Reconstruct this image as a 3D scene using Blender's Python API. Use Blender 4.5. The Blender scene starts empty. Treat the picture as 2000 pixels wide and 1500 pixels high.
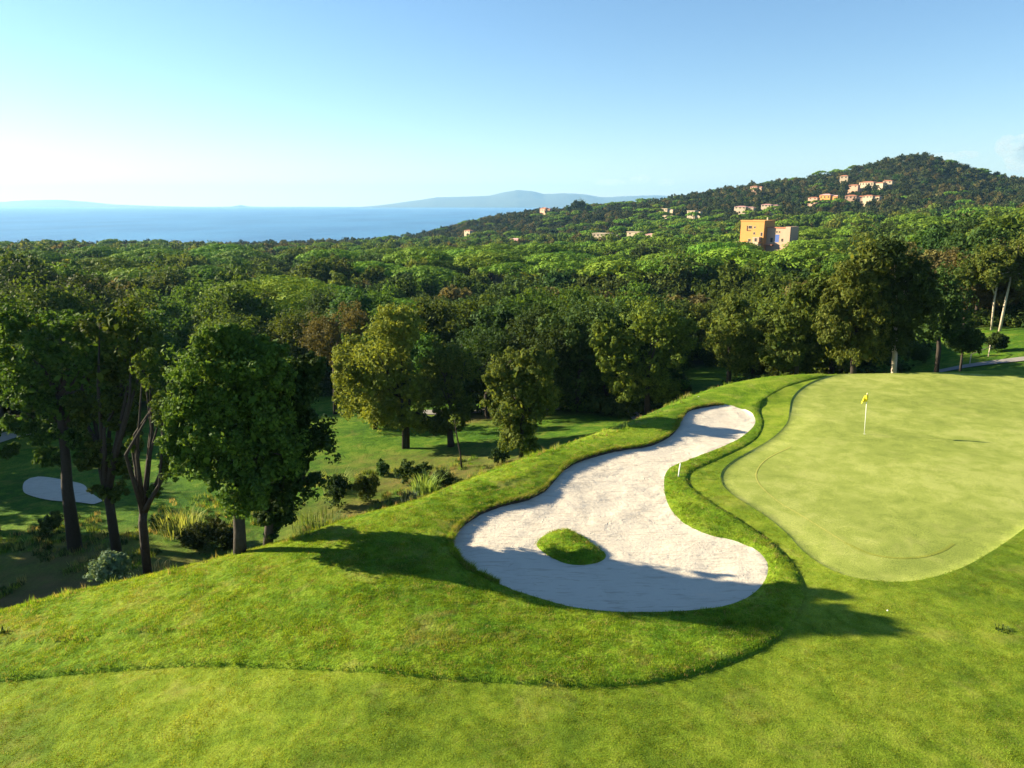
import bpy, math, random
import numpy as np
from mathutils import Vector
from mathutils.geometry import delaunay_2d_cdt

SC = bpy.context.scene
COL = SC.collection
rng = np.random.default_rng(11)
random.seed(5)
R_ = math.radians

# ------------------------------------------------------------------ camera
CAM_Z, F, PITCH = 11.5, 1400.0, math.atan(351 / 1400)
cam_d = bpy.data.cameras.new('camera')
cam_d.sensor_width = 36.0
cam_d.lens = 36.0 * F / 2000.0
cam_d.clip_start, cam_d.clip_end = 0.2, 60000
cam = bpy.data.objects.new('camera', cam_d)
COL.objects.link(cam)
cam.location = (0, 0, CAM_Z)
cam.rotation_euler = (math.pi / 2 - PITCH, 0, 0)
SC.camera = cam

# ------------------------------------------------------------------ light
SUN_AZ, SUN_EL = R_(-74), R_(20)          # azimuth from +Y (camera heading), negative = left
world = bpy.data.worlds.new("World")
SC.world = world
world.use_nodes = True
wn, wl = world.node_tree.nodes, world.node_tree.links
wn.clear()
sky = wn.new('ShaderNodeTexSky')
sky.sky_type = 'NISHITA'
sky.sun_disc = False
sky.sun_elevation = SUN_EL
sky.sun_rotation = SUN_AZ
sky.altitude = 50
sky.air_density, sky.dust_density, sky.ozone_density = 1.0, 0.12, 3.0
bg = wn.new('ShaderNodeBackground')
bg.inputs['Strength'].default_value = 0.047
wo = wn.new('ShaderNodeOutputWorld')
hs = wn.new('ShaderNodeHueSaturation'); hs.inputs['Saturation'].default_value = 1.08
wl.new(sky.outputs[0], hs.inputs['Color']); wl.new(hs.outputs[0], bg.inputs['Color'])
wl.new(bg.outputs[0], wo.inputs['Surface'])

sun_d = bpy.data.lights.new('sun', 'SUN')
sun_d.energy = 5.0
sun_d.angle = R_(0.55)
sun_d.color = (1.0, 0.85, 0.58)
sun = bpy.data.objects.new('sun', sun_d)
COL.objects.link(sun)
SV = Vector((math.sin(SUN_AZ) * math.cos(SUN_EL), math.cos(SUN_AZ) * math.cos(SUN_EL), math.sin(SUN_EL)))
sun.rotation_euler = SV.to_track_quat('Z', 'Y').to_euler()
sun.location = (-60, 20, 40)

SC.view_settings.view_transform = 'Standard'
SC.view_settings.look = 'None'
SC.view_settings.exposure = 2.05
SC.view_settings.gamma = 1.0
SC.view_settings.use_curve_mapping = False
SC.render.engine = 'CYCLES'
SC.cycles.use_denoising = True
SC.cycles.max_bounces = 6
SC.cycles.diffuse_bounces = 3
SC.cycles.glossy_bounces = 2
SC.cycles.transmission_bounces = 4
SC.cycles.transparent_max_bounces = 4
SC.cycles.volume_bounces = 0

# ------------------------------------------------------------------ pixel geometry (photo pixels 2000 x 1500)
cp, sp = math.cos(PITCH), math.sin(PITCH)
def ray(px, py):
    a, b = (px - 1000) / F, (750 - py) / F
    return np.array([a, cp + b * sp, -sp + b * cp])
def on_z(px, py, z):
    d = ray(px, py); t = (z - CAM_Z) / d[2]
    return d[0] * t, d[1] * t
def at_y(px, py, Y):
    d = ray(px, py); t = Y / d[1]
    return np.array([d[0] * t, Y, CAM_Z + d[2] * t])
def dirxy(px, D):
    """ground position in the column px at horizontal distance D (column taken near mid height)"""
    d = ray(px, 700); k = D / math.hypot(d[0], d[1])
    return d[0] * k, d[1] * k

# ------------------------------------------------------------------ numpy helpers
def smooth(t):
    t = np.clip(t, 0, 1); return t * t * (3 - 2 * t)
def vnoise(x, y, seed=0):
    xi, yi = np.floor(x).astype(np.int64), np.floor(y).astype(np.int64)
    fx, fy = x - xi, y - yi
    fx, fy = fx * fx * (3 - 2 * fx), fy * fy * (3 - 2 * fy)
    def h(a, b):
        n = (a * 374761393 + b * 668265263 + seed * 69069) & 0x7fffffff
        n = ((n ^ (n >> 13)) * 1274126177) & 0x7fffffff
        return ((n ^ (n >> 16)) & 0xffff) / 65535.0
    return (h(xi, yi) * (1 - fx) + h(xi + 1, yi) * fx) * (1 - fy) + (h(xi, yi + 1) * (1 - fx) + h(xi + 1, yi + 1) * fx) * fy
def fbm(x, y, seed=0, o=3):
    s, a, t = 0, 1.0, 0
    for i in range(o):
        s = s + a * vnoise(x * 2 ** i, y * 2 ** i, seed + i); t += a; a *= .5
    return s / t
def catmull(P, closed, step):
    P = [np.array(p, float) for p in P]; n = len(P); out = []
    rngk = range(n) if closed else range(n - 1)
    for i in rngk:
        g = (lambda k: P[k % n]) if closed else (lambda k: P[min(max(k, 0), n - 1)])
        p0, p1, p2, p3 = g(i - 1), g(i), g(i + 1), g(i + 2)
        m = max(1, int(np.linalg.norm(p2[:2] - p1[:2]) / step))
        for j in range(m):
            t = j / m
            out.append(.5 * (2 * p1 + (p2 - p0) * t + (2 * p0 - 5 * p1 + 4 * p2 - p3) * t * t + (3 * p1 - p0 - 3 * p2 + p3) * t ** 3))
    if not closed: out.append(P[-1])
    return np.array(out)
def pl_dist(x, y, L, closed=False, attrs=None):
    """distance to polyline L, side (+ = left of travel), interpolated attrs"""
    A = L[:, :2]; B = np.roll(A, -1, 0) if closed else A[1:]
    A = A if closed else A[:-1]
    n = len(x); best = np.full(n, 1e18); bi = np.zeros(n, int); bt = np.zeros(n)
    for i in range(len(A)):
        d = B[i] - A[i]; l2 = max(d @ d, 1e-12)
        t = np.clip(((x - A[i, 0]) * d[0] + (y - A[i, 1]) * d[1]) / l2, 0, 1)
        q = (x - A[i, 0] - t * d[0]) ** 2 + (y - A[i, 1] - t * d[1]) ** 2
        m = q < best
        best[m] = q[m]; bi[m] = i; bt[m] = t[m]
    d = B[bi] - A[bi]
    side = np.sign(d[:, 0] * (y - A[bi, 1]) - d[:, 1] * (x - A[bi, 0]))
    at = None
    if attrs is not None:
        a0 = attrs[bi]; a1 = attrs[(bi + 1) % len(attrs)]
        at = a0 + (a1 - a0) * bt[:, None]
    return np.sqrt(best), side, at
def inside(x, y, P):
    c = np.zeros(len(x), bool); n = len(P)
    for i in range(n):
        x1, y1 = P[i - 1, :2]; x2, y2 = P[i, :2]
        if y1 == y2: continue
        m = (y1 > y) != (y2 > y)
        c ^= m & (x < (x2 - x1) * (y - y1) / (y2 - y1) + x1)
    return c

# ------------------------------------------------------------------ terrain
COLS = np.array([-900, 0, 500, 800, 1000, 1250, 1500, 1650, 1780, 1900, 2000, 2900.])
ROWS = np.array([20, 45, 60, 80, 100, 150, 200, 260, 320, 450, 600, 700, 800, 900, 1000, 1150, 1500.])
SEA = -45.0
# near rows: ground z; far rows: photo row of the canopy top (8 m above ground)
NEARZ = {20: [-8, -8, -8, -7, -6, -5.5, -5, -4, -3.5, -3, -2.5, -2], 45: [-8, -7.5, -7.5, -7, -6.3, -5.8, -5.5, -4.5, -3.7, -3, -2.6, -2],
         60: [-8.5, -8, -8, -7.6, -7, -6.5, -6, -5, -4, -3.2, -2.8, -2], 80: [-10, -9.5, -9.5, -9.5, -9, -8, -7.5, -6, -4.5, -3.3, -2.9, -2]}
CAN = {100: [600, 600, 610, 618, 625, 625, 610, 560, 520, 500, 490, 490],
       150: [560, 560, 568, 570, 572, 570, 550, 520, 495, 478, 472, 470],
       200: [540, 540, 543, 540, 535, 530, 520, 500, 480, 460, 455, 450],
       260: [524, 524, 524, 518, 508, 504, 502, 485, 465, 448, 442, 440],
       320: [510, 510, 508, 502, 496, 490, 490, 470, 450, 436, 430, 430],
       450: [490, 490, 490, 486, 478, 464, 446, 438, 428, 420, 416, 416],
       600: [479, 479, 480, 474, 463, 436, 418, 412, 408, 402, 400, 402],
       700: [474, 475, 476, 469, 448, 414, 398, 392, 388, 386, 388, 392],
       800: [474, 476, 476, 463, 428, 402, 376, 362, 352, 360, 372, 380],
       900: [476, 478, 478, 460, 413, 394, 358, 338, 306, 336, 356, 372],
       1000: [480, 480, 480, 463, 415, 391, 352, 326, 290, 328, 348, 364]}
def build_table():
    T = np.zeros((len(ROWS), len(COLS)))
    for i, D in enumerate(ROWS):
        for j, px in enumerate(COLS):
            D_ = int(D)
            if D_ in NEARZ: T[i, j] = NEARZ[D_][j]
            elif D_ in CAN:
                d = ray(px, CAN[D_][j]); T[i, j] = CAM_Z + d[2] * D / math.hypot(d[0], d[1]) - 8
            elif D_ == 1150: T[i, j] = T[i - 1, j] - 22 if px > 900 else -44
            else: T[i, j] = -70
    cu = (COLS - 1000) / F; lr = np.log(ROWS)
    gu = np.linspace(cu[0], cu[-1], 240); gr = np.linspace(lr[0], lr[-1], 300)
    M = np.array([np.interp(gu, cu, T[i]) for i in range(len(ROWS))])
    G = np.array([np.interp(gr, lr, M[:, k]) for k in range(len(gu))]).T
    for _ in range(3):
        P = np.pad(G, 2, mode='edge')
        G = (P[:-4, 2:-2] + P[4:, 2:-2] + 2 * P[1:-3, 2:-2] + 2 * P[3:-1, 2:-2] + P[2:-2, :-4] + P[2:-2, 4:] + 2 * P[2:-2, 1:-3] + 2 * P[2:-2, 3:-1] + 4 * P[2:-2, 2:-2]) / 16
    return gu, gr, G
GU, GR, GZ = build_table()
def hv(x, y):
    D = np.maximum(np.hypot(x, y), 20.5)
    u = np.where(y > .2 * np.abs(x), x / np.maximum(y, 1e-3), np.sign(x) * 4.5) * (.985 + .046 * smooth((D - 80) / 250))
    fu = np.clip((u - GU[0]) / (GU[1] - GU[0]), 0, len(GU) - 1.001); fr = np.clip((np.log(D) - GR[0]) / (GR[1] - GR[0]), 0, len(GR) - 1.001)
    i, j = fr.astype(int), fu.astype(int); a, b = fr - i, fu - j
    z = (GZ[i, j] * (1 - b) + GZ[i, j + 1] * b) * (1 - a) + (GZ[i + 1, j] * (1 - b) + GZ[i + 1, j + 1] * b) * a
    far = smooth((D - 250) / 500)
    return z + (fbm(x / 18, y / 18, 3) - .5) * .5 * smooth((D - 25) / 40) + far * (fbm(x / 60, y / 60, 9) - .5) * 6
def zf(x, y):
    return -0.055 * np.maximum(0, -x - 3) ** 1.25 + (fbm(x / 6, y / 6, 21) - .5) * .12 + .012 * np.maximum(0, x - 12)
def drop_px(px, py, dz=0.0):
    z = 0.0
    for _ in range(8):
        x, y = on_z(px, py, z); z = float(zf(np.array([x]), np.array([y]))[0]) + dz
    return x, y
CREST_PX = [(0, 1200), (150, 1162), (300, 1128), (480, 1083), (600, 1048), (700, 1012), (830, 980), (1000, 912), (1150, 862), (1300, 808), (1400, 757), (1500, 735), (1600, 729), (1750, 727), (1880, 724), (2000, 716)]
CR = [drop_px(*p) for p in CREST_PX]
CR = [(-60, -2), (-26, 14.5)] + CR + [(60, 57), (130, 62)]
CREST = catmull(CR, False, 2.0)
def crest_s(x, y):
    d, s, _ = pl_dist(x, y, CREST); return d * s
def H0(x, y, s=None):
    """mound and valley, before bunkers and cut edges"""
    if s is None: s = crest_s(x, y)
    W = 13 - 4 * smooth((x - 5) / 15)
    k = np.exp(-(np.maximum(0, s + .4) / (W * .52)) ** 1.7)
    return hv(x, y) * (1 - k) + zf(x, y) * k

# --- outlines drawn on the mound: (px, py, rim height, lip)
BK = [(1330, 815, 0, .125), (1345, 800, 0, .10), (1375, 792, 0, .12), (1410, 790, -.05, .04), (1445, 797, -.1, .0), (1470, 810, -.15, 0), (1475, 825, -.2, 0), (1465, 840, -.2, 0), (1440, 858, -.2, 0),
      (1400, 877, -0.11, 0), (1350, 895, -0.14, 0), (1315, 910, -0.18, 0), (1300, 925, -0.20, 0), (1297, 950, -0.23, 0), (1303, 980, -0.23, 0), (1318, 1005, -0.23, 0), (1345, 1027, -0.23, 0), (1385, 1045, -0.23, 0), (1430, 1055, -0.23, 0),
      (1470, 1070, -0.23, 0), (1493, 1090, -0.23, 0), (1500, 1110, -0.23, 0), (1493, 1135, -0.23, 0), (1470, 1160, -0.23, 0), (1430, 1180, -0.23, 0), (1370, 1190, -0.23, 0), (1290, 1195, -0.23, 0), (1210, 1195, -0.23, 0), (1130, 1187, -0.23, 0),
      (1060, 1170, -0.20, 0), (1000, 1150, -0.18, .02), (950, 1128, -0.16, .04), (910, 1105, -0.14, .06), (888, 1080, -0.11, .12), (880, 1058, -.2, .10), (890, 1035, -.15, .125), (910, 1015, -.1, .125), (945, 995, -.05, .125), (990, 980, 0, .125),
      (1030, 970, 0, .125), (1060, 955, 0, .125), (1080, 935, 0, .125), (1105, 910, 0, .125), (1140, 893, 0, .125), (1200, 877, 0, .125), (1260, 868, 0, .125), (1300, 852, 0, .125), (1320, 835, 0, .125)]
def to_w(L, z0=None):
    out = []
    for p in L:
        x, y = on_z(p[0], p[1], p[2]) if len(p) > 2 else drop_px(p[0], p[1])
        out.append((x, y) + tuple(p[2:]))
    return out
BUNK = catmull(to_w(BK), True, .18)
ISL_PX = [(1048, 1065), (1060, 1050), (1085, 1041), (1110, 1039), (1135, 1048), (1160, 1066), (1180, 1081), (1183, 1091), (1170, 1101), (1140, 1107), (1110, 1103), (1080, 1091), (1058, 1078)]
ISL = catmull([on_z(a, b, -.32) for a, b in ISL_PX], True, .15)
GR_PX = [(1700, 729), (1640, 731), (1600, 740), (1565, 758), (1547, 778), (1542, 800), (1538, 820), (1515, 845), (1475, 872), (1435, 895), (1412, 915), (1408, 935), (1420, 955), (1450, 978), (1495, 1005), (1535, 1035), (1570, 1070),
         (1610, 1100), (1650, 1120), (1700, 1132), (1760, 1136), (1820, 1128), (1880, 1108), (1940, 1075), (2000, 1033), (2080, 970), (2150, 900), (2150, 800), (2050, 745), (1950, 733), (1850, 728), (1770, 728)]
GREEN = catmull([drop_px(a, b) for a, b in GR_PX], True, .3)
RO_PX = [(-350, 1375), (-200, 1350), (0, 1333), (150, 1318), (300, 1307), (420, 1302), (560, 1307), (700, 1313), (850, 1325), (1000, 1336), (1120, 1341), (1220, 1340), (1320, 1326), (1400, 1303), (1460, 1278), (1510, 1248), (1545, 1212), (1566, 1175),
         (1571, 1150), (1562, 1120), (1545, 1090), (1520, 1062), (1480, 1032), (1430, 1003), (1390, 978), (1362, 955), (1345, 935), (1352, 915), (1385, 902), (1440, 877), (1480, 848), (1492, 820), (1487, 797), (1500, 777), (1550, 752), (1620, 734)]
ROLINE = catmull([drop_px(a, b) for a, b in RO_PX], False, .2)
# outer boundary of the mown mound sheet: beyond the crest
def offset_line(L, off):
    d = np.gradient(L[:, :2], axis=0); d /= np.linalg.norm(d, axis=1)[:, None]
    return L[:, :2] + np.stack([-d[:, 1], d[:, 0]], 1) * off
OUT = offset_line(CREST, 3.2)
OUT = OUT[(OUT[:, 0] > -34) & (OUT[:, 0] < 66)]
OUT = catmull(OUT, False, .5)
OUT = OUT[[0] + [i for i in range(1, len(OUT)) if True]]
DOM = np.array([(OUT[0, 0], 3.0)] + list(map(tuple, OUT)) + [(OUT[-1, 0], 3.0)])
ROPOLY = np.array(list(map(tuple, ROLINE[:, :2])) + [tuple(q) for q in OUT[::-1] if q[0] < ROLINE[-1, 0] + 1] + [(OUT[0, 0] - 1, ROLINE[0, 1])])

# terraces: short steps in the bank (photo px polyline, height)
TERR = [([(945, 958), (1000, 948), (1040, 930), (1062, 915)], .13), ([(1150, 845), (1210, 832), (1260, 810)], .12), ([(1455, 772), (1490, 760), (1540, 748), (1580, 741)], .12),
        ([(1478, 800), (1500, 780), (1545, 760)], .10), ([(0, 1268), (120, 1262), (260, 1247)], .10), ([(1350, 955), (1385, 985), (1440, 1015), (1490, 1050)], .0)]
TERRW = [(catmull([drop_px(a, b) for a, b in L], False, .4), h) for L, h in TERR if h > 0]

def Hfull(x, y):
    """the mound with bunker, island and cut edges"""
    x = np.asarray(x, float); y = np.asarray(y, float)
    s = crest_s(x, y); z = H0(x, y, s)
    base = z.copy()
    d, _, at = pl_dist(x, y, BUNK, True, BUNK[:, 2:4])
    inb = inside(x, y, BUNK)
    w = np.exp(-(d / 2.0) ** 2) * np.where(s > 0, np.exp(-(np.maximum(s, 0) / 2) ** 2), 1)
    z = z * (1 - w) + (at[:, 0] + np.minimum(base, 0) * .0) * w
    zr = at[:, 0].copy(); ii = np.nonzero(inb)[0]
    if len(ii):
        Q = BUNK[::5]; w2 = 1 / (np.hypot(x[ii][:, None] - Q[:, 0], y[ii][:, None] - Q[:, 1]) + .15) ** 2.2
        sm = (w2 * (Q[:, 2] - Q[:, 3])).sum(1) / w2.sum(1); tt = smooth(d[ii] / 1.0); zr[ii] = (zr[ii] - at[ii, 1] * smooth(d[ii] / .055)) * (1 - tt) + sm * tt
    zs = zr - .10 * (1 - np.exp(-d / 2.0)) + (fbm(x * 1.2, y * 1.2, 5) - .5) * .10
    di, _, _ = pl_dist(x, y, ISL, True)
    ini = inside(x, y, ISL)
    zi = zs + .30 * (1 - np.exp(-di / .45)) + (fbm(x * 1.5, y * 1.5, 8) - .5) * .15 * smooth(di / .4)
    z = np.where(inb, np.where(ini, zi, zs), z)
    inr = inside(x, y, ROPOLY) & ~inb
    dr, _, _ = pl_dist(x, y, ROLINE)
    amp = .11 - .05 * smooth((y - 26) / 8)
    z = z + np.where(inr, amp * smooth(dr / .10) * smooth(d / .35), 0)
    ing = inside(x, y, GREEN)
    dg, _, _ = pl_dist(x, y, GREEN, True)
    z = z - np.where(ing, .05 * smooth(dg / .10), 0)
    for L, h in TERRW:
        dt, sd, _ = pl_dist(x, y, L)
        z = z + np.where(inb, 0, h * np.where(sd > 0, np.exp(-dt / .8) * smooth(dt / .12), 0))
    return z
_dm = None
def H(x, y):
    """height of the visible ground at one point or many"""
    sc = np.isscalar(x)
    x = np.atleast_1d(np.asarray(x, float)); y = np.atleast_1d(np.asarray(y, float))
    z = H0(x, y)
    return float(z[0]) if sc else z

# ------------------------------------------------------------------ materials
def new_mat(name):
    m = bpy.data.materials.new(name); m.use_nodes = True
    nt = m.node_tree; nt.nodes.clear()
    out = nt.nodes.new('ShaderNodeOutputMaterial')
    return m, nt, out
def N(nt, t, **kw):
    n = nt.nodes.new(t)
    for k, v in kw.items():
        if k in n.inputs: n.inputs[k].default_value = v
        else: setattr(n, k, v)
    return n
def ramp(nt, src, stops):
    r = nt.nodes.new('ShaderNodeValToRGB'); e = r.color_ramp.elements
    while len(e) > 1: e.remove(e[-1])
    e[0].position, e[0].color = stops[0][0], (*stops[0][1], 1)
    for p, c in stops[1:]:
        q = e.new(p); q.color = (*c, 1)
    nt.links.new(src, r.inputs[0]); return r
def noise(nt, co, scale, detail=3, rough=.55, dist=0.0):
    n = N(nt, 'ShaderNodeTexNoise'); n.inputs['Scale'].default_value = scale; n.inputs['Detail'].default_value = detail
    n.inputs['Roughness'].default_value = rough; n.inputs['Distortion'].default_value = dist
    nt.links.new(co, n.inputs['Vector']); return n
def mix(nt, fac, a, b, blend='MIX'):
    m = nt.nodes.new('ShaderNodeMix'); m.data_type = 'RGBA'; m.blend_type = blend
    for s, v in ((m.inputs[0], fac), (m.inputs[6], a), (m.inputs[7], b)):
        if hasattr(v, 'links') or isinstance(v, bpy.types.NodeSocket): nt.links.new(v, s)
        elif isinstance(v, (int, float)): s.default_value = v
        else: s.default_value = (*v, 1)
    return m.outputs[2]
def math_n(nt, op, a, b=None, clamp=False):
    m = nt.nodes.new('ShaderNodeMath'); m.operation = op; m.use_clamp = clamp
    for s, v in ((m.inputs[0], a), (m.inputs[1], b)):
        if v is None: continue
        if isinstance(v, bpy.types.NodeSocket): nt.links.new(v, s)
        else: s.default_value = v
    return m.outputs[0]
def simple(name, col, rough=.7, var=.15, scale=3.0, bump=0.0, spec=.3):
    m, nt, out = new_mat(name)
    tc = N(nt, 'ShaderNodeTexCoord'); n = noise(nt, tc.outputs['Object'], scale, 4)
    c = mix(nt, n.outputs['Fac'], tuple(v * (1 - var) for v in col), tuple(min(1, v * (1 + var)) for v in col))
    b = N(nt, 'ShaderNodeBsdfPrincipled'); b.inputs['Roughness'].default_value = rough; b.inputs['Specular IOR Level'].default_value = spec
    nt.links.new(c, b.inputs['Base Color'])
    if bump:
        bp = N(nt, 'ShaderNodeBump'); bp.inputs['Strength'].default_value = bump; bp.inputs['Distance'].default_value = .05
        nt.links.new(n.outputs['Fac'], bp.inputs['Height']); nt.links.new(bp.outputs[0], b.inputs['Normal'])
    nt.links.new(b.outputs[0], out.inputs[0]); return m

def turf(name, c_dark, c_mid, c_light, fine=18.0, bump=.6, dist=.04, dry=(.22, .17, .05), dry_amt=.0, stripe=0.0, transl=.0, dirt=False):
    m, nt, out = new_mat(name)
    geo = N(nt, 'ShaderNodeNewGeometry'); P = geo.outputs['Position']
    n1 = noise(nt, P, .16, 4, .6); n2 = noise(nt, P, 1.1, 4, .65, .4); n3 = noise(nt, P, fine, 3, .7)
    f = math_n(nt, 'ADD', math_n(nt, 'MULTIPLY', n1.outputs[0], .5), math_n(nt, 'MULTIPLY', n2.outputs[0], .5))
    r = ramp(nt, f, [(.40, c_dark), (.5, c_mid), (.60, c_light)])
    g = ramp(nt, n3.outputs[0], [(.28, (.45, .5, .45)), (.5, (1, 1, 1)), (.72, (1.45, 1.4, 1.2))])
    c = mix(nt, 1.0, r.outputs[0], g.outputs[0], 'MULTIPLY')
    if dry_amt > 0:
        nd = noise(nt, P, .55, 5, .7, .8)
        rd = ramp(nt, nd.outputs[0], [(.54, (0, 0, 0)), (.74, (dry_amt,) * 3)])
        c = mix(nt, rd.outputs[0], c, dry)
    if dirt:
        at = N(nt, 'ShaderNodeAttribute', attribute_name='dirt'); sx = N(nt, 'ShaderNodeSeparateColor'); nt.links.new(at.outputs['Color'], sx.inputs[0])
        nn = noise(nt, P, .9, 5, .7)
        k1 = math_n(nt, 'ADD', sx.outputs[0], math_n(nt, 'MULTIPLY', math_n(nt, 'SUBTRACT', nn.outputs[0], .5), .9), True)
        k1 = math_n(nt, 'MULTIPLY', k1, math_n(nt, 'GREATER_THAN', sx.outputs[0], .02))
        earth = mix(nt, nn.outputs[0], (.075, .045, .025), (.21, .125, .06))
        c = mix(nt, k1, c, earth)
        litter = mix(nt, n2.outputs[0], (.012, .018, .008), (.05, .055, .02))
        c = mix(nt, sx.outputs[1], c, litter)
    b = N(nt, 'ShaderNodeBsdfPrincipled'); b.inputs['Roughness'].default_value = .85; b.inputs['Specular IOR Level'].default_value = .04
    
    nt.links.new(c, b.inputs['Base Color'])
    hsum = math_n(nt, 'ADD', n3.outputs[0], math_n(nt, 'MULTIPLY', n2.outputs[0], 2.0))
    bp = N(nt, 'ShaderNodeBump'); bp.inputs['Strength'].default_value = bump; bp.inputs['Distance'].default_value = dist
    nt.links.new(hsum, bp.inputs['Height']); nt.links.new(bp.outputs[0], b.inputs['Normal'])
    nt.links.new(b.outputs[0], out.inputs[0]); return m

def leaf_mat(name, a, b, transl=.3, rough=.55, hue=.03, val=.35, patch=None):
    m, nt, out = new_mat(name)
    geo = N(nt, 'ShaderNodeNewGeometry'); oi = N(nt, 'ShaderNodeObjectInfo')
    c = mix(nt, geo.outputs['Random Per Island'], a, b)
    if patch:
        P = geo.outputs['Position']; n1 = noise(nt, P, .16, 4, .6); n2 = noise(nt, P, 1.1, 4, .65, .4)
        f = math_n(nt, 'ADD', math_n(nt, 'MULTIPLY', n1.outputs[0], .5), math_n(nt, 'MULTIPLY', n2.outputs[0], .5))
        c = mix(nt, 1.0, c, ramp(nt, f, [(.40, (.55, .64, .55)), (.5, (1, 1, 1)), (.60, (1.3, 1.2, 1.2))]).outputs[0], 'MULTIPLY')
        nd = noise(nt, P, .55, 5, .7, .8)
        c = mix(nt, ramp(nt, nd.outputs[0], [(.54, (0, 0, 0)), (.74, (.6,) * 3)]).outputs[0], c, patch)
    hs = N(nt, 'ShaderNodeHueSaturation')
    v = math_n(nt, 'ADD', math_n(nt, 'MULTIPLY', oi.outputs['Random'], val * 2), 1 - val)
    rr = math_n(nt, 'FRACT', math_n(nt, 'MULTIPLY', oi.outputs['Random'], 37.7))
    h = math_n(nt, 'ADD', math_n(nt, 'MULTIPLY', rr, hue * 2), .5 - hue)
    nt.links.new(v, hs.inputs['Value']); nt.links.new(h, hs.inputs['Hue']); nt.links.new(c, hs.inputs['Color'])
    p = N(nt, 'ShaderNodeBsdfPrincipled'); p.inputs['Roughness'].default_value = .7; p.inputs['Specular IOR Level'].default_value = .08
    t = N(nt, 'ShaderNodeBsdfTranslucent')
    tcol = mix(nt, 1.0, hs.outputs[0], (1.5, 1.3, .65), 'MULTIPLY')
    nt.links.new(hs.outputs[0], p.inputs['Base Color']); nt.links.new(tcol, t.inputs['Color'])
    ms = N(nt, 'ShaderNodeMixShader'); ms.inputs[0].default_value = transl
    nt.links.new(p.outputs[0], ms.inputs[1]); nt.links.new(t.outputs[0], ms.inputs[2]); nt.links.new(ms.outputs[0], out.inputs[0])
    return m

M = {}
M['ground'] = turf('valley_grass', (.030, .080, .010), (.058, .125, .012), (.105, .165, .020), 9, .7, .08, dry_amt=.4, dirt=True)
M['fairway'] = turf('fairway_turf', (.080, .135, .012), (.130, .195, .016), (.195, .25, .028), 26, .8, .03, dry=(.25, .23, .07), dry_amt=.4)
M['rough'] = turf('rough_turf', (.055, .120, .008), (.105, .18, .011), (.165, .23, .020), 14, .9, .06, dry=(.28, .25, .08), dry_amt=.55)
M['green'] = turf('putting_turf', (.170, .215, .045), (.225, .27, .06), (.29, .325, .09), 30, .4, .015, dry=(.34, .33, .12), dry_amt=.3)
M['greenline'] = turf('worn_turf', (.26, .28, .06), (.31, .32, .08), (.36, .35, .10), 30, .3, .01)
M['greenline2'] = turf('shaved_turf', (.165, .195, .035), (.215, .24, .045), (.28, .29, .07), 30, .3, .01)
M['blade_rough'] = leaf_mat('rough_blades', (.085, .165, .010), (.175, .26, .022), .4, .6, .03, .42, (.34, .27, .10))
M['blade_fair'] = leaf_mat('fairway_blades', (.12, .19, .013), (.215, .28, .028), .4, .6, .03, .42, (.27, .25, .08))
M['blade_dry'] = leaf_mat('dry_blades', (.24, .20, .07), (.36, .30, .12), .35, .7, .02, .2)
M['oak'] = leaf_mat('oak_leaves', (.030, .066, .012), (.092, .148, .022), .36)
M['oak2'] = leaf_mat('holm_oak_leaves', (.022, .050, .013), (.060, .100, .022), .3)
M['olive'] = leaf_mat('pale_leaves', (.08, .12, .018), (.16, .205, .032), .35, .55, .02, .2)
M['brown'] = leaf_mat('brown_leaves', (.08, .075, .024), (.14, .125, .045), .3, .6, .015, .2)
M['pine'] = leaf_mat('pine_needles', (.065, .145, .012), (.145, .235, .022), .2, .55, .02, .25)
M['laurel'] = leaf_mat('laurel_leaves', (.045, .075, .014), (.12, .145, .030), .42, .45, .015, .15)
M['shrub'] = leaf_mat('shrub_leaves', (.022, .045, .012), (.06, .095, .02), .25)
M['reed'] = leaf_mat('reed_leaves', (.09, .15, .03), (.20, .26, .08), .4)
M['silver'] = leaf_mat('silver_leaves', (.06, .10, .06), (.13, .18, .11), .3)
M['maquis'] = leaf_mat('hill_scrub_leaves', (.020, .036, .012), (.060, .075, .022), .2, .6, .03, .4)
M['bark'] = simple('cork_bark', (.034, .027, .021), .9, .5, 9, .8)
M['palebark'] = simple('pale_bark', (.42, .36, .28), .85, .3, 6, .4)
M['sand'] = None

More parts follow.
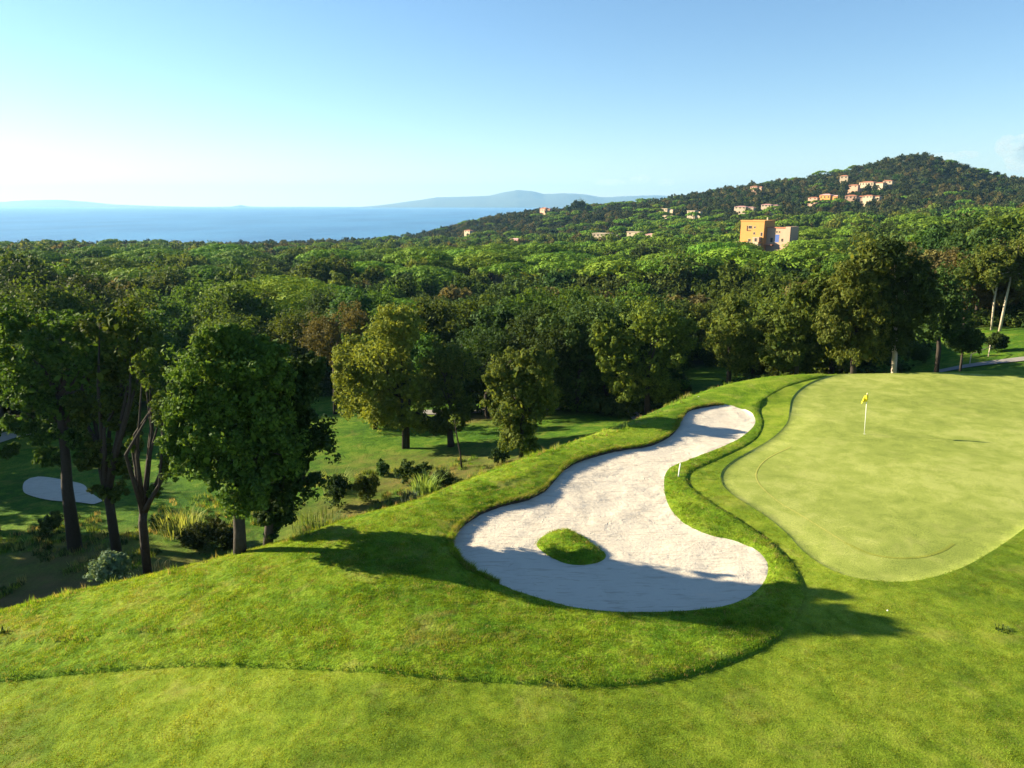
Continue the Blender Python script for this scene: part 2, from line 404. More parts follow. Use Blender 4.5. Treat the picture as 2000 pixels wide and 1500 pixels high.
def sand_mat():
    m, nt, out = new_mat('bunker_sand')
    geo = N(nt, 'ShaderNodeNewGeometry'); P = geo.outputs['Position']
    n1 = noise(nt, P, .5, 4); n2 = noise(nt, P, 7, 4, .7); n3 = noise(nt, P, 60, 2)
    c = mix(nt, n1.outputs[0], (.48, .435, .365), (.56, .515, .44))
    c = mix(nt, math_n(nt, 'MULTIPLY', n3.outputs[0], .35), c, (.38, .32, .25))
    def strokes(ang, sx, sy, sd):
        mp = N(nt, 'ShaderNodeMapping'); mp.inputs['Rotation'].default_value = (0, 0, ang); mp.inputs['Scale'].default_value = (sx, sy, 1); mp.inputs['Location'].default_value = (sd, sd * 2, 0)
        nt.links.new(P, mp.inputs[0]); return noise(nt, mp.outputs[0], 1, 3, .6, .6).outputs[0]
    msk = ramp(nt, noise(nt, P, .45, 2).outputs[0], [(.45, (0, 0, 0)), (.55, (1, 1, 1))]).outputs[0]
    st = mix(nt, msk, strokes(.5, 1.1, 9, 1), strokes(-.6, 1.2, 8, 5))
    vo = N(nt, 'ShaderNodeTexVoronoi'); vo.inputs['Scale'].default_value = 2.1
    wob = noise(nt, P, 2.7, 3); vm = N(nt, 'ShaderNodeVectorMath', operation='ADD'); nt.links.new(P, vm.inputs[0]); nt.links.new(wob.outputs['Color'], vm.inputs[1])
    nt.links.new(vm.outputs[0], vo.inputs['Vector'])
    foot = ramp(nt, vo.outputs['Distance'], [(.08, (0, 0, 0)), (.22, (1, 1, 1)), (.30, (.75, .75, .75))])
    fm = ramp(nt, noise(nt, P, .8, 2).outputs[0], [(.5, (0, 0, 0)), (.6, (1, 1, 1))]).outputs[0]
    foot2 = math_n(nt, 'MULTIPLY', foot.outputs[0], fm)
    foot2n = math_n(nt, 'ADD', foot.outputs[0], math_n(nt, 'SUBTRACT', 1.0, fm), True)
    c = mix(nt, ramp(nt, st, [(.36, (.55, .55, .55)), (.46, (0, 0, 0))]).outputs[0], c, (.33, .285, .23))
    c = mix(nt, math_n(nt, 'MULTIPLY', math_n(nt, 'SUBTRACT', 1.0, foot2n), .45), c, (.30, .26, .21))
    h = math_n(nt, 'ADD', math_n(nt, 'MULTIPLY', st, 1.1), math_n(nt, 'MULTIPLY', foot2, .55))
    h = math_n(nt, 'ADD', h, math_n(nt, 'MULTIPLY', n2.outputs[0], .7))
    bp = N(nt, 'ShaderNodeBump'); bp.inputs['Strength'].default_value = .9; bp.inputs['Distance'].default_value = .04
    nt.links.new(h, bp.inputs['Height'])
    b = N(nt, 'ShaderNodeBsdfPrincipled'); b.inputs['Roughness'].default_value = .95; b.inputs['Specular IOR Level'].default_value = .1
    nt.links.new(c, b.inputs['Base Color']); nt.links.new(bp.outputs[0], b.inputs['Normal']); nt.links.new(b.outputs[0], out.inputs[0])
    return m
M['sand'] = sand_mat()

def water_mat():
    m, nt, out = new_mat('sea_water')
    geo = N(nt, 'ShaderNodeNewGeometry'); P = geo.outputs['Position']
    mp = N(nt, 'ShaderNodeMapping'); mp.inputs['Scale'].default_value = (.004, .0016, 1); nt.links.new(P, mp.inputs[0])
    n0 = noise(nt, mp.outputs[0], 1, 4, .6); n1 = noise(nt, P, .12, 3, .6); n2 = noise(nt, P, .02, 3, .6)
    c = mix(nt, ramp(nt, n0.outputs[0], [(.38, (0, 0, 0)), (.62, (1, 1, 1))]).outputs[0], (.015, .10, .24), (.04, .17, .34))
    b = N(nt, 'ShaderNodeBsdfPrincipled'); b.inputs['Roughness'].default_value = .28; b.inputs['IOR'].default_value = 1.33; b.inputs['Specular IOR Level'].default_value = .5
    h = math_n(nt, 'ADD', n1.outputs[0], math_n(nt, 'MULTIPLY', n2.outputs[0], 2))
    bp = N(nt, 'ShaderNodeBump'); bp.inputs['Strength'].default_value = 1; bp.inputs['Distance'].default_value = 2.5
    nt.links.new(h, bp.inputs['Height']); nt.links.new(bp.outputs[0], b.inputs['Normal'])
    nt.links.new(c, b.inputs['Base Color']); nt.links.new(b.outputs[0], out.inputs[0]); return m
M['sea'] = water_mat()
M['hills'] = simple('far_hills', (.07, .085, .05), .9, .3, .002)
M['path'] = simple('cart_path', (.20, .19, .18), .9, .15, 1.5, .2)
M['white'] = simple('white_paint', (.8, .8, .78), .5, .04, 20)
M['yellow'] = simple('yellow_cloth', (.85, .68, .02), .7, .06, 9)
M['dark'] = simple('dark_opening', (.025, .022, .022), .4, .2, 2)
M['glass'] = simple('window_glass', (.05, .06, .07), .15, .1, 2, 0, .6)
M['blue'] = simple('blue_shutter', (.05, .10, .32), .5, .1, 3)
M['ochre'] = simple('ochre_render', (.47, .225, .065), .85, .12, .5, .1)
M['cream'] = simple('cream_render', (.42, .34, .24), .85, .1, .5, .1)
M['pinkwall'] = simple('pink_render', (.42, .27, .19), .85, .1, .5, .1)
M['tile'] = simple('terracotta_tiles', (.40, .16, .09), .85, .25, 1.5, .3)
M['pinktile'] = simple('pink_roof', (.52, .28, .26), .85, .15, 1.5, .2)
M['wood'] = simple('weathered_wood', (.22, .17, .12), .85, .25, 6, .3)
M['lip'] = simple('soil_edge', (.035, .028, .016), .95, .4, 12, .5)

# ------------------------------------------------------------------ object helpers
def mesh_np(name, V, Fq, mats, smoothf=False, mi=None):
    """V (n,3); Fq (m,k) index array or list of faces"""
    me = bpy.data.meshes.new(name)
    V = np.ascontiguousarray(V, np.float32)
    if isinstance(Fq, np.ndarray):
        m, k = Fq.shape
        me.vertices.add(len(V)); me.vertices.foreach_set('co', V.ravel())
        me.loops.add(m * k); me.loops.foreach_set('vertex_index', np.ascontiguousarray(Fq, np.int32).ravel())
        me.polygons.add(m); me.polygons.foreach_set('loop_start', np.arange(0, m * k, k, dtype=np.int32))
        if mi is not None: me.polygons.foreach_set('material_index', np.asarray(mi, np.int32))
        if smoothf: me.polygons.foreach_set('use_smooth', np.ones(m, bool))
        me.update(calc_edges=True)
    else:
        me.from_pydata([tuple(v) for v in V], [], [tuple(f) for f in Fq])
        if smoothf:
            for p in me.polygons: p.use_smooth = True
    for mm in (mats if isinstance(mats, (list, tuple)) else [mats]): me.materials.append(mm)
    return me
def link(name, data, parent=None, loc=None):
    o = bpy.data.objects.new(name, data); COL.objects.link(o)
    if parent is not None: o.parent = parent
    if loc is not None: o.location = loc
    return o
def tag(o, label=None, cat=None, group=None, kind=None):
    for k, v in (('label', label), ('category', cat), ('group', group), ('kind', kind)):
        if v: o[k] = v
    return o
def empty(name, loc, label, cat, group=None, rz=0):
    o = link(name, None, None, loc); o.rotation_euler = (0, 0, rz); o.empty_display_size = .3
    return tag(o, label, cat, group)

class MB:
    def __init__(s): s.v, s.f = [], []
    def add(s, v, f):
        k = len(s.v); s.v += [tuple(map(float, p)) for p in v]; s.f += [tuple(i + k for i in q) for q in f]
    def box(s, x0, x1, y0, y1, z0, z1):
        s.add([(x0, y0, z0), (x1, y0, z0), (x1, y1, z0), (x0, y1, z0), (x0, y0, z1), (x1, y0, z1), (x1, y1, z1), (x0, y1, z1)],
              [(3, 2, 1, 0), (4, 5, 6, 7), (0, 1, 5, 4), (1, 2, 6, 5), (2, 3, 7, 6), (3, 0, 4, 7)])
    def tube(s, P, Rr, n=8, cap=True):
        P = [Vector(p) for p in P]; rings = []
        for i, p in enumerate(P):
            t = (P[min(i + 1, len(P) - 1)] - P[max(i - 1, 0)]).normalized()
            a = t.orthogonal().normalized() if abs(t.z) < .9 else Vector((1, 0, 0)) - t * t.x
            a.normalize(); b = t.cross(a)
            rings.append([p + (a * math.cos(2 * math.pi * j / n) + b * math.sin(2 * math.pi * j / n)) * Rr[i] for j in range(n)])
        f = []
        for i in range(len(P) - 1):
            for j in range(n): f.append((i * n + j, i * n + (j + 1) % n, (i + 1) * n + (j + 1) % n, (i + 1) * n + j))
        if cap: f += [tuple(range(n))[::-1], tuple((len(P) - 1) * n + j for j in range(n))]
        s.add([p for r in rings for p in r], f)
    def build(s, name, mat, parent=None, sm=False):
        return link(name, mesh_np(name, np.array(s.v), s.f, mat, sm), parent)
    def mesh(s, name, mat, sm=True): return mesh_np(name, np.array(s.v), s.f, mat, sm)

# ------------------------------------------------------------------ foliage
def unit(a): return a / np.maximum(np.linalg.norm(a, axis=1), 1e-9)[:, None]
def leaves(C, Rd, n, size, rg, outward=.75, fill=.35, aspect=.6, flat=None, droop=0.0, upright=0.0):
    """leaf faces scattered through clumps: centres C, radii Rd (k or k,3), n per clump"""
    C = np.asarray(C, float); Rd = np.asarray(Rd, float)
    if Rd.ndim == 1: Rd = np.repeat(Rd[:, None], 3, 1)
    n = np.asarray(n); n = np.full(len(C), n) if n.ndim == 0 else n
    ix = np.repeat(np.arange(len(C)), n); k = len(ix)
    d = unit(rg.normal(size=(k, 3)))
    rad = 1 - fill * rg.random(k) ** .8
    rad *= 1 + .12 * rg.normal(size=k)
    P = C[ix] + d * Rd[ix] * rad[:, None]
    nr = unit(outward * d + (1 - outward) * rg.normal(size=(k, 3)) + np.array([0, 0, .15]))
    t = rg.normal(size=(k, 3))
    if upright: t = t * (1 - upright) + np.array([0, 0, 1.5]) * upright + d * .5 * upright
    t = unit(np.cross(nr, np.cross(t, nr))); b = np.cross(nr, t)
    s = (size * (.6 + .8 * rg.random(k)))[:, None]
    V = np.stack([P - t * s, P + b * s * aspect, P + t * s, P - b * s * aspect], 1).reshape(-1, 3)
    return V, np.arange(4 * k).reshape(-1, 4)
def subclumps(C, Rd, m, rg, ratio=.52, spread=1.0):
    """break every clump into m smaller ones near its surface"""
    C = np.asarray(C, float); Rd = np.asarray(Rd, float)
    ix = np.repeat(np.arange(len(C)), m)
    d = unit(rg.normal(size=(len(ix), 3)))
    cc = C[ix] + d * (Rd[ix] * spread * rg.random(len(ix)) ** .35)[:, None]
    return cc, Rd[ix] * ratio * (.7 + .6 * rg.random(len(ix)))
def limbs(mb, root, targets, r0, rg, sag=.0):
    root = np.array(root, float)
    for T in targets:
        T = np.array(T, float); mid = root * .5 + T * .5 + rg.normal(size=3) * .08 * np.linalg.norm(T - root) + np.array([0, 0, .06 * np.linalg.norm(T - root)])
        q = root * .75 + mid * .25
        mb.tube([root, q * .5 + mid * .5, mid, T], [r0 * .62, r0 * .45, r0 * .33, r0 * .10], 6)

# ------------------------------------------------------------------ ground sheets
def build_ground():
    az = np.concatenate([np.linspace(-115, -46, 70, endpoint=False), np.linspace(-46, 46, 420, endpoint=False), np.linspace(46, 116, 71)])
    r = [1.0]
    while r[-1] < 1900: r.append(r[-1] + max(.45, min(r[-1] * .014, 11)))
    r = np.array(r); a = np.radians(az)
    Rg, A = np.meshgrid(r, a, indexing='ij')
    x, y = (Rg * np.sin(A)).ravel(), (Rg * np.cos(A)).ravel()
    s = crest_s(x, y); z = H0(x, y, s)
    d, _, _ = pl_dist(x, y, OUT)
    ind = inside(x, y, DOM)
    z = z - np.where(ind, .4 * smooth((d - .9) / .8) + 2.6 * smooth((d - 1.8) / 2.5), 0)
    nr, na = len(r), len(a)
    i, j = np.meshgrid(np.arange(nr - 1), np.arange(na - 1), indexing='ij')
    q = (i * na + j).ravel()
    Fq = np.stack([q, q + na, q + na + 1, q + 1], 1)
    me = mesh_np('ground', np.stack([x, y, z], 1), Fq, M['ground'], True)
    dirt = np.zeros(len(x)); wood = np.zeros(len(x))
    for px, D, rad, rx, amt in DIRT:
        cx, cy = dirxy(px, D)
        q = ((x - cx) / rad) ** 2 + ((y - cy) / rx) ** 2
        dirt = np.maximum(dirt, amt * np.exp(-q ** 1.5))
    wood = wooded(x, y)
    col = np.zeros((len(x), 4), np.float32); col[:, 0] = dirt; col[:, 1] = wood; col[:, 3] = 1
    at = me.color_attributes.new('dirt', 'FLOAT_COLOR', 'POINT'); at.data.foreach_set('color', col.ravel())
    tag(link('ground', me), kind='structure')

def open_ground(x, y):
    """mown, treeless ground of the valley (1 inside)"""
    D = np.hypot(x, y); px = 1000 + F * x / np.maximum(y, 1) / 1.0
    lim = np.interp(px, [-900, 0, 300, 640, 900, 1050, 1250, 1300, 1330, 1460, 1480, 1560, 1740, 1780, 2000, 2200, 2900], [84, 80, 82, 80, 74, 63, 60, 62, 104, 104, 62, 58, 60, 98, 97, 95, 90])
    lim = lim + (fbm(x / 9, y / 9, 44) - .5) * 8
    return D < lim
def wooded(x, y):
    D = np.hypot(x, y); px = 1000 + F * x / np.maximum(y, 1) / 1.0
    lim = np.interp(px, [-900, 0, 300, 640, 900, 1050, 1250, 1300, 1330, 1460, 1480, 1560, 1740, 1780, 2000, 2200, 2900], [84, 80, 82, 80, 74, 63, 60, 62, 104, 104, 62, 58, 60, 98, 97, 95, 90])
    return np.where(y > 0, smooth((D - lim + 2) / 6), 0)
DIRT = [(40, 36, 13, 7, .75), (300, 33, 6, 5, .55), (-200, 36, 14, 9, .8), (1120, 47, 7, 2.4, .8), (700, 42, 5, 3, .5), (940, 63, 6, 2.5, .6), (870, 50, 9, 3.5, .35), (2050, 58, 9, 4, .7), (60, 44, 4, 2.5, .6), (830, 47, 5, 2.5, .55)]
build_ground()

def build_mound():
    P = [Vector(p) for p in DOM]; E = [(i, (i + 1) % len(DOM)) for i in range(len(DOM))]
    near = []
    def loop(L, closed):
        k = len(P)
        for p in L: P.append(Vector((p[0], p[1])))
        m = len(L)
        for i in range(m if closed else m - 1): E.append((k + i, k + (i + 1) % m))
        near.append((np.array(L)[:, :2], closed))
    def inset(L, off):
        d = np.roll(L[:, :2], -1, 0) - np.roll(L[:, :2], 1, 0); d /= np.linalg.norm(d, axis=1)[:, None]
        nrm = np.stack([-d[:, 1], d[:, 0]], 1)
        Q = L[:, :2] + nrm * off
        if inside(Q[:, 0], Q[:, 1], L).mean() < .5: Q = L[:, :2] - nrm * off
        return Q
    loop(BUNK, True); loop(inset(BUNK, .06), True); loop(ISL, True); loop(GREEN, True); loop(inset(GREEN, .11), True)
    loop(ROLINE, False)
    # inner line of the raised cut: on the rough side
    RI = offset_line(ROLINE, .11)
    mid = RI[len(RI) // 3]
    if not inside(np.array([mid[0]]), np.array([mid[1]]), ROPOLY)[0]: RI = offset_line(ROLINE, -.11)
    loop(RI[3:-3], False)
    pts = []
    def grid(x0, x1, y0, y1, st):
        gx, gy = np.meshgrid(np.arange(x0, x1, st), np.arange(y0, y1, st))
        gx = gx.ravel() + rng.uniform(-.3, .3, gx.size) * st; gy = gy.ravel() + rng.uniform(-.3, .3, gy.size) * st
        return np.stack([gx, gy], 1)
    g = np.concatenate([grid(-34, 66, 3.3, 31, .34), grid(-12, 66, 31, 62, .5)])
    inb = inside(g[:, 0], g[:, 1], BUNK); g = g[~inb]
    b = grid(BUNK[:, 0].min(), BUNK[:, 0].max(), BUNK[:, 1].min(), BUNK[:, 1].max(), .2)
    b = b[inside(b[:, 0], b[:, 1], BUNK)]
    g = np.concatenate([g, b]); g = g[inside(g[:, 0], g[:, 1], DOM)]
    ok = np.ones(len(g), bool)
    for L, c in near:
        d, _, _ = pl_dist(g[:, 0], g[:, 1], L, c); ok &= d > .12
    d, _, _ = pl_dist(g[:, 0], g[:, 1], np.array(DOM), True); ok &= d > .15
    g = g[ok]
    P += [Vector(p) for p in g]
    vs, _, fs, *_ = delaunay_2d_cdt(P, E, [], 0, 1e-5)
    V = np.array([(v[0], v[1]) for v in vs]); T = np.array([f[:] for f in fs])
    c = V[T].mean(1)
    keep = inside(c[:, 0], c[:, 1], DOM); T, c = T[keep], c[keep]
    z = Hfull(V[:, 0], V[:, 1]) + .004
    dd, _, _ = pl_dist(V[:, 0], V[:, 1], np.array(DOM), True)
    z = z - .35 * (1 - smooth(dd / .6))
    ini, inb = inside(c[:, 0], c[:, 1], ISL), inside(c[:, 0], c[:, 1], BUNK)
    ing, inr = inside(c[:, 0], c[:, 1], GREEN), inside(c[:, 0], c[:, 1], ROPOLY)
    dbk, _, abk = pl_dist(c[:, 0], c[:, 1], BUNK, True, BUNK[:, 2:4])
    lipf = inb & (dbk < .05) & (abk[:, 1] > .05)
    reg = np.where(lipf, 5, np.where(ini, 3, np.where(inb, 2, np.where(ing, 1, np.where(inr, 4, 0)))))
    V3 = np.column_stack([V, z])
    for k, nm, mt in ((0, 'fairway', 'fairway'), (1, 'putting_green', 'green'), (2, 'bunker_sand', 'sand'), (3, 'bunker_island', 'rough'), (4, 'rough', 'rough'), (5, 'bunker_edge', 'lip')):
        t = T[reg == k]; u, inv = np.unique(t, return_inverse=True)
        tag(link(nm, mesh_np(nm, V3[u], inv.reshape(t.shape), M[mt], True)), kind='structure')
build_mound()

def sheet(name, outline, mat, lift, st=.6, dish=0.0):
    """a flat-lying patch draped over the valley ground"""
    L = catmull(outline, True, st * .6)
    gx, gy = np.meshgrid(np.arange(L[:, 0].min(), L[:, 0].max(), st), np.arange(L[:, 1].min(), L[:, 1].max(), st))
    g = np.stack([gx.ravel(), gy.ravel()], 1); g = g[inside(g[:, 0], g[:, 1], L)]
    d, _, _ = pl_dist(g[:, 0], g[:, 1], L, True); g = g[d > st * .3]
    P = [Vector(p[:2]) for p in L] + [Vector(p) for p in g]; m = len(L)
    vs, _, fs, *_ = delaunay_2d_cdt(P, [(i, (i + 1) % m) for i in range(m)], [], 1, 1e-5)
    V = np.array([(v[0], v[1]) for v in vs]); z = H(V[:, 0], V[:, 1]) + lift
    return tag(link(name, mesh_np(name, np.column_stack([V, z]), np.array([f[:] for f in fs]), M[mat], True)), kind='structure')
def ground_pt(px, py):
    """where the ray of a photo pixel meets the valley ground"""
    d = ray(px, py); lo = 24.0
    for Y in np.arange(24, 900, .5):
        t = Y / d[1]; x = d[0] * t
        if H(x, Y) > CAM_Z + d[2] * t: return x, Y
    return d[0] * 900 / d[1], 900.0
def strip(name, pts, w, mat, lift):
    L = catmull([ground_pt(*p) for p in pts], False, .8)
    a, b = offset_line(L, w / 2), offset_line(L, -w / 2)
    V = np.concatenate([a, L[:, :2], b]); n = len(L)
    z = H(V[:, 0], V[:, 1]) + lift
    q = np.arange(n - 1)
    Fq = np.concatenate([np.stack([q, q + n, q + n + 1, q + 1], 1), np.stack([q + n, q + 2 * n, q + 2 * n + 1, q + n + 1], 1)])
    return tag(link(name, mesh_np(name, np.column_stack([V, z]), Fq, M[mat], True)), kind='structure')

sheet('bunker_sand', [ground_pt(a, b) for a, b in [(46, 962), (50, 945), (75, 936), (130, 940), (163, 948), (174, 962), (188, 975), (200, 981), (185, 987), (150, 986), (100, 980), (62, 972)]], 'sand', .06)
sheet('bunker_sand', [ground_pt(a, b) for a, b in [(-60, 862), (-20, 852), (20, 846), (60, 843), (85, 844), (60, 850), (30, 858), (0, 866), (-40, 875)]], 'sand', .08)
strip('cart_path', [(820, 806), (900, 806), (970, 803), (1060, 800), (1140, 795), (1230, 792), (1330, 788)], 2.2, 'path', .07)
strip('cart_path', [(1830, 727), (1880, 719), (1930, 712), (2000, 704), (2100, 696)], 1.4, 'path', .08)

# ------------------------------------------------------------------ sea, far land, air
def build_sea():
    xs = np.array([-15500, -6000, -2500, -1000, 0, 1000, 2500, 6000, 15500.]); ys = np.array([-400, 200, 500, 900, 1500, 3000, 6000, 10000, 16800.])
    X, Y = np.meshgrid(xs, ys); V = np.column_stack([X.ravel(), Y.ravel(), np.full(X.size, SEA)])
    q = np.array([i * 9 + j for i in range(8) for j in range(8)])
    tag(link('sea', mesh_np('sea', V, np.stack([q, q + 1, q + 10, q + 9], 1), M['sea'])), kind='structure')
build_sea()
def far_land(prof, Y, depth, seed):
    """a range of hills across the water; prof: photo px -> row of the skyline"""
    px = np.linspace(prof[0][0], prof[-1][0], 160); py = np.interp(px, [p[0] for p in prof], [p[1] for p in prof])
    t = np.linspace(-1, 1, 25)
    V = []
    for a, b in zip(px, py):
        p = at_y(a, b, Y)
        h = max(p[2] - SEA, 0) + 4
        for u in t:
            x = p[0]; y = Y + u * depth
            k = max(0, 1 - abs(u) ** 1.4)
            hh = h * k * (1 - .28 * (fbm(np.array([x / 420.]), np.array([y / 420.]), seed, 4)[0] - .3) * min(1, abs(u) * 3)) + h * .05 * (fbm(np.array([x / 130.]), np.array([y / 300.]), seed + 9)[0] - .5)
            V.append((x, y, SEA - 6 + hh))
    n, m = len(px), len(t)
    q = np.array([i * m + j for i in range(n - 1) for j in range(m - 1)])
    tag(link('distant_hills', mesh_np('distant_hills', np.array(V), np.stack([q, q + 1, q + m + 1, q + m], 1), M['hills'], True)), kind='structure')
far_land([(690, 405), (740, 401), (800, 393), (855, 385), (900, 384), (955, 382), (985, 375), (1010, 371), (1040, 373), (1062, 379), (1100, 377), (1140, 379), (1175, 385), (1235, 384), (1260, 388)], 14200, 1500, 2)
far_land([(1080, 396), (1150, 388), (1220, 383), (1280, 381), (1340, 384), (1420, 389), (1520, 396), (1600, 404)], 15500, 1000, 5)
far_land([(-700, 398), (-420, 388), (-200, 396), (-60, 399), (0, 394), (60, 391), (115, 390), (160, 393), (220, 399), (300, 402), (380, 404)], 15300, 1200, 3)
far_land([(400, 405), (455, 403), (470, 400), (485, 403), (560, 405), (640, 405)], 15800, 500, 4)

def build_haze():
    m, nt, out = new_mat('sea_air')
    v = N(nt, 'ShaderNodeVolumePrincipled'); v.inputs['Density'].default_value = HAZE; v.inputs['Color'].default_value = (.30, .60, 1.0, 1); v.inputs['Anisotropy'].default_value = .2
    nt.links.new(v.outputs[0], out.inputs['Volume'])
    b = MB(); b.box(-16500, 16500, -700, 17500, -75, 430)
    o = b.build('haze', m); tag(o, kind='stuff')
HAZE = 6.5e-5
build_haze()

def build_cloud(cx, cy, blobs, dens, seed):
    m, nt, out = new_mat('cloud_vapour')
    geo = N(nt, 'ShaderNodeTexCoord'); n = noise(nt, geo.outputs['Object'], .006, 5, .65)
    r = ramp(nt, n.outputs[0], [(.38, (0, 0, 0)), (.75, (1, 1, 1))])
    v = N(nt, 'ShaderNodeVolumePrincipled'); v.inputs['Color'].default_value = (1, .97, .93, 1); v.inputs['Anisotropy'].default_value = .3
    nt.links.new(math_n(nt, 'MULTIPLY', r.outputs[0], dens), v.inputs['Density']); nt.links.new(v.outputs[0], out.inputs['Volume'])
    c = at_y(cx, cy, 19500); b = MB()
    for px, py, rx, ry in blobs:
        p = at_y(px, py, 19500) - c; s = m_per_px(cx, cy, 19500); nn = 14
        ring = [[(p[0] + rx * s * math.sin(math.pi * i / 9) * math.cos(6.2832 * j / nn), p[1] + rx * s * math.sin(math.pi * i / 9) * math.sin(6.2832 * j / nn), p[2] + ry * s * math.cos(math.pi * i / 9)) for j in range(nn)] for i in range(10)]
        b.add([q for w in ring for q in w], [(i * nn + j, (i + 1) * nn + j, (i + 1) * nn + (j + 1) % nn, i * nn + (j + 1) % nn) for i in range(9) for j in range(nn)])
    o = b.build('cloud', m); o.location = c; tag(o, kind='structure')
def m_per_px(px, py, Y): return Y / ray(px, py)[1] / F
build_cloud(1975, 295, [(1965, 285, 20, 22), (1985, 300, 24, 26), (1995, 280, 20, 18), (1990, 320, 22, 22), (2020, 300, 40, 30)], .0022, 1)
build_cloud(1860, 304, [(1850, 306, 34, 9), (1885, 302, 28, 8), (1820, 312, 20, 7)], .0008, 2)
build_cloud(1230, 352, [(1190, 356, 34, 7), (1250, 350, 22, 9), (1300, 356, 20, 9)], .0005, 3)

# ------------------------------------------------------------------ trees with crowns of their own
def m_per_px(px, py, Y): return Y / ray(px, py)[1] / F
def ellipsoid_clumps(E, k, rg, ratio=.36):
    """E: list of (centre, axes); k clumps for each"""
    C, R = [], []
    for (c, ax) in E:
        d = unit(rg.normal(size=(k, 3))); rr = .5 + .45 * rg.random(k) ** .7
        C.append(np.array(c) + d * np.array(ax) * rr[:, None]); R.append(np.full(k, ratio * float(np.mean(ax))) * (.55 + .8 * rg.random(k)))
        m = max(2, k // 4); d = unit(rg.normal(size=(m, 3))); d[:, 2] = np.abs(d[:, 2]) * .9 - .25
        C.append(np.array(c) + d * np.array(ax) * (.95 + .2 * rg.random(m))[:, None]); R.append(np.full(m, ratio * .55 * float(np.mean(ax))) * (.6 + .6 * rg.random(m)))
    return np.concatenate(C), np.concatenate(R)
def hero(name, label, cat, px, D, ells, mat, bark='bark', leaf=.11, n=26, k=9, sub=7, r0=.22, trunk=None, fork=None, seed=1, group=None, upright=0.0, ratio=.36, depth=1.0, base_py=None, dys=None, outward=.75, droop_stems=()):
    """crown given as ellipses (photo px, py, rx, ry) standing at horizontal distance D in column px"""
    rg = np.random.default_rng(seed)
    if base_py is not None:
        x, y = ground_pt(px, base_py)
    else: x, y = dirxy(px, D)
    z = H(x, y) - .05
    o = empty(name, (x, y, z), label, cat, group)
    org = np.array([x, y, z])
    E = []
    for i, (cx, cy, rx, ry) in enumerate(ells):
        dy = dys[i] if dys else 0
        s = m_per_px(cx, cy, y + dy)
        s *= .94
        E.append((at_y(cx, cy, y + dy) - org, (rx * s, .5 * (rx + min(rx, ry)) * s * depth, ry * s)))
    C, Rd = ellipsoid_clumps(E, int(k * 1.7), rg, ratio * 1.2)
    C2, R2 = subclumps(C, Rd, sub, rg)
    V, Fq = leaves(C2, R2, max(8, int(n * 1.0)), leaf * .78, rg, upright=upright, outward=outward)
    Ve, Fe = leaves([e[0] for e in E], np.array([e[1] for e in E]) * .72, int(k * sub * n * .10), leaf * 1.9, rg, fill=.8, outward=.4)
    Fq = np.concatenate([Fq, Fe + len(V)]); V = np.concatenate([V, Ve])
    low = V[:, 2] > .05
    keep = low.reshape(-1, 4).all(1); Fq = Fq[keep]
    u, inv = np.unique(Fq, return_inverse=True)
    link('crown', mesh_np('crown', V[u], inv.reshape(Fq.shape), M[mat]), o)
    if trunk is not None:
        mb = MB()
        P = [at_y(a, b, y) - org for a, b, _ in trunk]; P[0] = np.array([P[0][0], P[0][1], -.3])
        P = [np.array([p[0], p[1] + rg.normal() * .06, p[2]]) for p in P]
        mb.tube(P, [r for _, _, r in trunk], 9)
        for br in (fork or []):
            Q = [at_y(a, b, y) - org + np.array([0, rg.normal() * .05, 0]) for a, b, _ in br]
            mb.tube(Q, [r for _, _, r in br], 7)
        top = P[-1]
        big = sorted(range(len(C)), key=lambda i: -Rd[i])[:9]
        limbs(mb, top, [C[i] for i in big], trunk[-1][2] * 1.3, rg)
        mb.build('trunk', M[bark], o, True)
    return o

hero('cork_oak', 'big rounded cork oak standing behind the crest of the mound, left half sunlit', 'tree', 468, 25.2,
     [(430, 720, 85, 75), (385, 800, 62, 90), (450, 830, 80, 90), (400, 875, 60, 70), (490, 760, 75, 110), (520, 850, 70, 110), (480, 930, 75, 75), (345, 850, 28, 50), (525, 700, 50, 55), (450, 665, 40, 28)],
     'oak', leaf=.085, n=44, k=10, sub=8, trunk=[(468, 1095, .25), (467, 1040, .21), (462, 985, .19), (455, 930, .17), (452, 870, .13)], fork=[[(463, 990, .15), (485, 940, .12), (505, 880, .08)]], seed=3, ratio=.33, depth=.8)
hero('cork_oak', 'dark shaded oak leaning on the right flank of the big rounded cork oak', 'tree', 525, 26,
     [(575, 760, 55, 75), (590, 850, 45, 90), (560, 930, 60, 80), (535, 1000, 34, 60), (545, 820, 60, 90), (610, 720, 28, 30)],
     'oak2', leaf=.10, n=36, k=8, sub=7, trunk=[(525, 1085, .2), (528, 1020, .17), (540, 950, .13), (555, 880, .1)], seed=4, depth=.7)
hero('cork_oak', 'tall dark oak whose thick trunk stands before the white pond-shaped bunker', 'tree', 133, 44,
     [(100, 690, 80, 45), (40, 700, 50, 60), (150, 740, 70, 60), (60, 780, 60, 35), (120, 800, 55, 40), (190, 690, 60, 60), (210, 640, 45, 40), (20, 640, 40, 40), (150, 850, 30, 22), (90, 850, 40, 25), (60, 740, 70, 60), (120, 640, 60, 40), (165, 880, 26, 22), (95, 890, 30, 20), (30, 830, 40, 25)],
     'oak', leaf=.12, n=24, k=7, sub=6, trunk=[(133, 990, .40), (131, 950, .29), (128, 900, .25), (122, 830, .21), (115, 770, .15)], fork=[[(124, 840, .18), (150, 790, .13), (165, 750, .09)], [(122, 830, .17), (80, 780, .12), (50, 740, .08)]], seed=5, ratio=.3)
